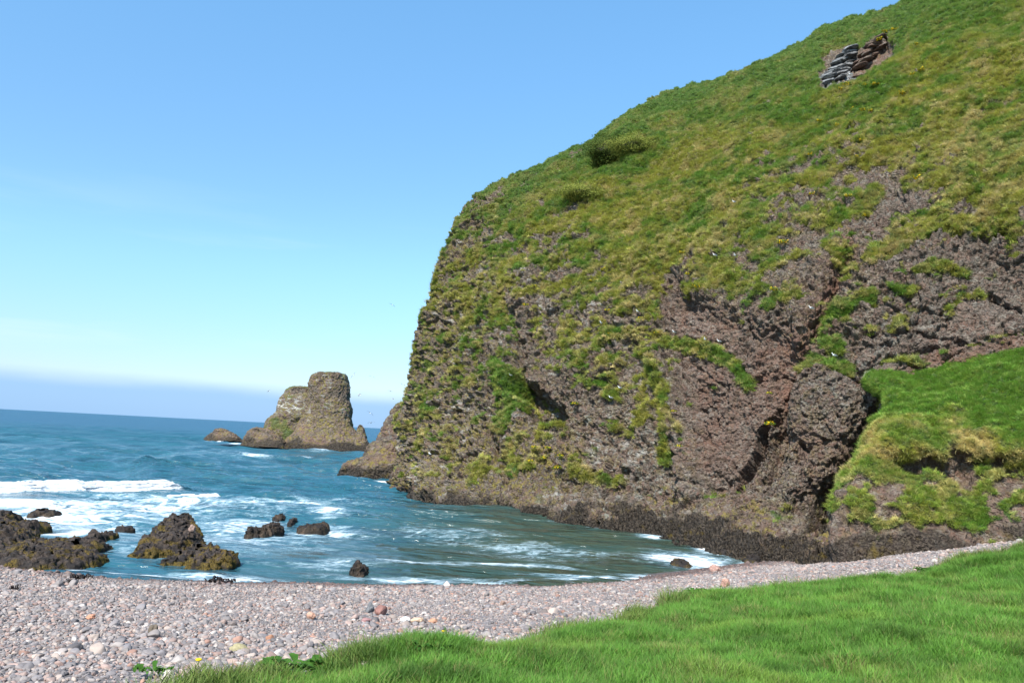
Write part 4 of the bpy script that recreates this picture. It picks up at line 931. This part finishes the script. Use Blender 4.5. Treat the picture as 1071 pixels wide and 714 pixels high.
# ------------------------------------------------------------------ stranded kelp
M_kelp = plain('kelp', (0.020, 0.012, 0.009), 0.4)
def kelp(px, py, wpx, label, seed):
    c = on_ground(px, py, ground); r = np.random.default_rng(seed); w_ = wpx * c[1] / FPX; V, F = [], []
    for k in range(16):
        x, y = r.normal(0, w_ * 0.28), r.normal(0, w_ * 0.28); a = r.uniform(0, 6.28); L = w_ * r.uniform(0.3, 0.6); wd = w_ * 0.06; s0 = len(V)
        for j in range(9):
            t_ = j / 8; x += math.cos(a) * L / 8; y += math.sin(a) * L / 8; a += r.normal(0, 0.5); h = 0.05 + 0.05 * math.sin(j * 1.3 + k) + 0.06 * r.random()
            nx_, ny_ = -math.sin(a), math.cos(a); q = wd * (1 - 0.6 * abs(t_ - 0.4))
            for sx_, sz_ in ((-1, 0), (0, .025), (1, 0), (0, -.02)): V.append((x + nx_ * q * sx_, y + ny_ * q * sx_, h + sz_))
        for j in range(8):
            for m_ in range(4):
                a0, b0 = s0 + 4 * j + m_, s0 + 4 * j + (m_ + 1) % 4; F.append((a0, b0, b0 + 4, a0 + 4))
    o = mesh_obj('kelp', np.array(V), np.array(F), M_kelp); o.location = c; tag(o, label, 'seaweed')
kelp(81, 605, 16, 'large black heap of kelp stranded below the rock ledge', 1)
kelp(75, 611, 8, 'thin strand of dark kelp just below the large kelp heap', 2)
kelp(15, 618, 6, 'small black scrap of kelp alone on the grey shingle', 3)
kelp(228, 609, 26, 'dark kelp line stranded along the water edge', 4)

# ------------------------------------------------------------------ flowers, plants, bushes
def leafy(n, shape, lf, seed, up=0.4):
    r = np.random.default_rng(seed); V, F, S = [], [], []
    for k in range(n):
        d = r.normal(size=3); d /= np.linalg.norm(d); d[2] = abs(d[2]) if shape[3] else d[2]
        rad_ = r.uniform(0.55, 1.0) * (1 + (0.42 if n > 1000 else 0.25) * math.sin(5 * d[0] + 3 * d[1] + seed) * math.cos(4 * d[2] + seed)); p = d * np.array(shape[:3]) * rad_
        nn_ = d + r.normal(0, 0.5, 3) + np.array([0, 0, up]); nn_ /= np.linalg.norm(nn_); a = np.cross(nn_, r.normal(size=3)); a /= np.linalg.norm(a); b = np.cross(nn_, a)
        l = lf * r.uniform(0.6, 1.4); s0 = len(V); V += [p - a * l, p + b * l * .45 + nn_ * l * .12, p + a * l, p - b * l * .45 + nn_ * l * .12]; F.append((s0, s0 + 1, s0 + 2, s0 + 3))
        c = r.uniform(0.65, 1.25); S += [(c, c, c)] * 4
    return np.array(V), np.array(F), np.array(S)
def leaf_mat(name, col, col2):
    t = NT(name); col_ = t.mix(t.rng(t.noise(t.pos(), 3, 3), 0.35, 0.65), col, col2); col_ = t.mix(1.0, col_, t.attr('shade', vec=True), 'MULTIPLY')
    p = t.n('BsdfPrincipled', Base__Color=col_, Roughness=0.75); p.inputs['Specular IOR Level'].default_value = 0.12; tr = t.n('BsdfTranslucent', Color=col_); return t.done(t.n('MixShader', i0=0.25, i1=p, i2=tr))
M_yel = leaf_mat('yellow_petals', (0.72, 0.46, 0.01), (0.80, 0.56, 0.02)); M_fleaf = leaf_mat('flower_leaves', (0.05, 0.10, 0.015), (0.08, 0.13, 0.02))
V, F, S = leafy(60, (0.30, 0.20, 0.16, True), 0.05, 5); fl0 = mesh_obj('flower_clump', V, F, M_yel, {'shade': S}, link=False)
V, F, S = leafy(70, (0.34, 0.24, 0.13, True), 0.055, 6); lv0 = mesh_obj('leaves', V, F, M_fleaf, {'shade': S}, link=False)
spots = [(560, 303), (551, 322), (604, 424), (571, 482), (556, 487), (560, 470), (575, 470), (585, 492), (588, 480), (637, 328), (672, 336), (688, 352), (707, 432), (713, 470), (721, 290), (732, 303), (715, 268),
         (633, 285), (619, 297), (880, 97), (905, 92), (915, 92), (945, 102), (965, 77), (926, 37), (936, 35), (922, 44), (960, 50), (892, 118), (903, 119), (876, 135), (896, 168), (955, 82), (885, 72), (850, 207), (905, 230),
         (962, 190), (805, 445), (806, 415), (640, 352), (857, 130), (848, 165), (902, 151), (912, 120), (820, 258), (812, 307), (888, 210), (887, 92)]
for k, (x, y) in enumerate(spots):
    i = place_on(x, y); o, l = fl0.copy(), lv0.copy(); C.objects.link(o); C.objects.link(l); l.parent = o
    o.location = Pf[i] + N1[i] * 0.42; s = rng.uniform(0.8, 1.6); o.scale = (s, s, s); o.rotation_euler = (0, 0, rng.uniform(0, 6.28))
    tag(o, 'clump of small yellow flowers growing on the headland slope', 'flowers', 'yellow flower clumps on the headland')
M_bush = leaf_mat('bush_leaves', (0.055, 0.088, 0.016), (0.105, 0.130, 0.024)); M_pbush = leaf_mat('pale_bush_leaves', (0.14, 0.17, 0.030), (0.21, 0.22, 0.042))
M_twig = plain('twigs', (0.05, 0.04, 0.03))
def bush(px, py, w_, h_, mat, label, seed, n=7000):
    i = place_on(px, py); V, F, S = leafy(n, (w_, w_ * 0.7, h_, False), 0.085, seed); o = mesh_obj('bush', V, F, mat, {'shade': S}); o.location = Pf[i] + N1[i] * h_ * 0.45
    V, F = ico(3); q = V * (1 + 0.2 * fbm(V.astype(f32), 2, 2, seed=seed))[:, None]; mesh_obj('twigs', q * np.array([w_, w_ * .7, h_]) * 0.42, F, M_twig, parent=o); tag(o, label, 'bush')
bush(634, 163, 2.6, 1.9, M_bush, 'dark bush in a hollow just under the skyline', 31, 9000)
bush(662, 156, 3.0, 1.1, M_pbush, 'olive bush spreading uphill from the dark bush', 32, 9000)
bush(612, 206, 2.9, 0.9, M_pbush, 'low olive bush on the slope nearer the sea than the dark bush', 34, 8000)

M_dock = leaf_mat('dock_leaves', (0.035, 0.105, 0.014), (0.060, 0.145, 0.020))
def dock(px, py, r_, nl, label, seed):
    r = np.random.default_rng(seed); c = on_ground(px, py, ground); V, F, S = [], [], []
    for k in range(nl):
        az = r.uniform(0, 6.28); e = r.uniform(0.5, 1.3); L = r_ * r.uniform(0.30, 0.60); d = np.array([math.cos(az), math.sin(az), 0.]); sd_ = np.array([-d[1], d[0], 0]); p = np.array([(2 * (k + r.random()) / nl - 1) * r_, r.normal(0, r_ * .25), 0.08]); s0 = len(V); sh_ = r.uniform(.7, 1.25)
        for j in range(7):
            t_ = j / 6; wd = L * 0.24 * math.sin(math.pi * min(1, 0.12 + t_ * 0.9)) ** 0.8; fold = np.array([0, 0, wd * 0.35])
            V += [p - sd_ * wd + fold, p, p + sd_ * wd + fold]; S += [(sh_,) * 3] * 3; p = p + (d * math.cos(e) + np.array([0, 0, math.sin(e)])) * L / 6; e -= 0.28
        for j in range(6):
            a = s0 + 3 * j; F += [(a, a + 1, a + 4, a + 3), (a + 1, a + 2, a + 5, a + 4)]
    o = mesh_obj('leafy_plant', np.array(V), np.array(F), M_dock, {'shade': np.array(S)}); o.location = c; tag(o, label, 'plant')
dock(312, 706, 0.40, 90, 'broad leaved green plant at the lowest end of the grass edge', 1)
dock(158, 709, 0.20, 40, 'small leafy weed growing alone in the shingle', 2)
dock(736, 622, 0.45, 120, 'leafy plant on the grass edge above the cove', 3)
dock(975, 600, 0.5, 120, 'leafy plant on the grass edge below the dark shelf', 4)
dock(452, 684, 0.2, 30, 'low leafy plant in the grass edge near a yellow flower', 5)
def dandelion(px, py, label):
    c = on_ground(px, py + 3, ground); V, F = ico(2); o = mesh_obj('dandelion', V * np.array([.035, .035, .016]) + np.array([0, 0, .2]), F, M_yel, {'shade': np.ones((len(V), 3))}); o.location = c
    a = np.linspace(0, 6.283, 6, endpoint=False); ring = np.stack([np.cos(a) * .004, np.sin(a) * .004], -1); VV = np.vstack([np.c_[ring, np.full(6, z_)] for z_ in (0, .1, .19)]); FF = [(6 * q + k, 6 * q + (k + 1) % 6, 6 * q + 6 + (k + 1) % 6, 6 * q + 6 + k) for q in (0, 1) for k in range(6)]
    mesh_obj('stem', VV, np.array(FF), M_fleaf, {'shade': np.ones((18, 3))}, parent=o); tag(o, label, 'flower')
dandelion(463, 668, 'single yellow dandelion at the grass edge mid bank')
dandelion(206, 706, 'yellow dandelion at the lowest tip of the grass')

# ------------------------------------------------------------------ gulls
M_gw = plain('white_feathers', (0.80, 0.80, 0.78), 0.6, col2=(0.70, 0.70, 0.69)); M_gg = plain('grey_feathers', (0.22, 0.23, 0.25), 0.6)
M_bill = plain('bill', (0.6, 0.42, 0.05), 0.5)
def tube(path, rads, ns=10, sq=1.0):
    path = np.array(path, float); V, F = [], []
    for i, (p, r_) in enumerate(zip(path, rads)):
        for k in range(ns):
            a = 6.2832 * k / ns; V.append(p + np.array([0, math.cos(a) * r_, math.sin(a) * r_ * sq]))
    for i in range(len(path) - 1):
        for k in range(ns): F.append((i * ns + k, i * ns + (k + 1) % ns, (i + 1) * ns + (k + 1) % ns, (i + 1) * ns + k))
    return np.array(V), np.array(F)
def wing_mesh(sgn_, bend):
    V, F = [], []
    for k, (s, le, te, z) in enumerate(((0.04, .10, -.10, 0), (.20, .12, -.08, .07 + bend), (.42, .10, -.06, .06 + bend), (.62, .02, -.07, .02), (.74, -.10, -.12, -.02))):
        for x, zz in ((le, 0), ((le + te) / 2, .018), (te, 0), ((le + te) / 2, -.006)): V.append((x, s * sgn_, z + zz))
        if k:
            for m_ in range(4): a, b = 4 * (k - 1) + m_, 4 * (k - 1) + (m_ + 1) % 4; F.append((a, b, b + 4, a + 4))
    return np.array(V), np.array(F)
def make_gull(flying, bend=0.06):
    path = [(-.30, 0, 0), (-.22, 0, .0), (-.12, 0, 0), (0, 0, 0), (.12, 0, .01), (.19, 0, .04), (.23, 0, .06), (.27, 0, .06), (.29, 0, .055)]
    if not flying: path = [(-.30, 0, .04), (-.22, 0, .05), (-.12, 0, .07), (0, 0, .09), (.10, 0, .12), (.14, 0, .18), (.15, 0, .24), (.19, 0, .25), (.21, 0, .245)]
    V, F = tube(path, [.012, .035, .065, .08, .065, .045, .045, .034, .006]); b = mesh_obj('gull', V, F, M_gw, link=False); parts = []
    e = np.array(path[-1]); V, F = tube([e - np.array([.012, 0, 0]), e + np.array([.04, 0, -.012])], [.011, .003], 6); parts.append(mesh_obj('bill', V, F, M_bill, link=False))
    for s in (-1, 1):
        if flying: V, F = wing_mesh(s, bend)
        else:
            V, F = tube([(-.30, .03 * s, .06), (-.15, .06 * s, .10), (0, .07 * s, .12), (.07, .055 * s, .11)], [.012, .04, .05, .01], 8)
        parts.append(mesh_obj('wing', V, F, M_gg if (flying or True) else M_gw, link=False))
    if not flying:
        for s in (-.025, .025): V, F = tube([(0.0, s, .03), (0.005, s, -.05)], [.008, .008], 6); V[:, 0] += np.tile([.006, -.006] * 3, 2); parts.append(mesh_obj('leg', V, F, M_bill, link=False))
    for p in parts: p.parent = b
    return b, parts
def put_gull(src, first, loc, rz, rx, s, label, group):
    b, parts = src
    if first: o, ps = b, parts
    else:
        o = b.copy(); ps = [p.copy() for p in parts]
        for p in ps: p.parent = o
    for q in [o] + ps: C.objects.link(q)
    o.location = loc; o.rotation_euler = (rx, 0, rz); o.scale = (s, s, s); tag(o, label, 'gull', group)
perch = make_gull(False); fly = make_gull(True)
for k, (x, y) in enumerate([(461, 305), (630, 342), (668, 331), (707, 352), (739, 360), (754, 362), (749, 272), (769, 216), (847, 328), (871, 378), (452, 478), (640, 420), (535, 396), (890, 83), (650, 410), (770, 272), (500, 315)]):
    i = place_on(x, y); put_gull(perch, k == 0, Pf[i] + N1[i] * 0.30 + np.array([0, -0.1, 0.12]), rng.uniform(2.2, 4.2), 0, 0.8, 'white gull perched on a ledge of the headland', 'gulls perched on the headland')
for k, (x, y, Y, rx) in enumerate([(370, 392, 95, .9), (389, 394, 130, .2), (376, 413, 110, -.4), (387, 432, 105, .5), (388, 442, 110, .2), (421, 402, 120, .3), (430, 400, 125, -.2), (408, 409, 140, .2), (426, 411, 120, .1), (434, 364, 90, .3), (439, 362, 95, -.2), (281, 409, 130, .3), (410, 319, 120, .4), (411, 417, 150, .2)]):
    put_gull(fly, k == 0, pix(np.array(float(x)), np.array(float(y)), Y), rng.uniform(0, 6.28), rx, 0.75, 'gull on the wing over the water by the headland', 'gulls flying by the headland')
print('done', time.time() - T0)
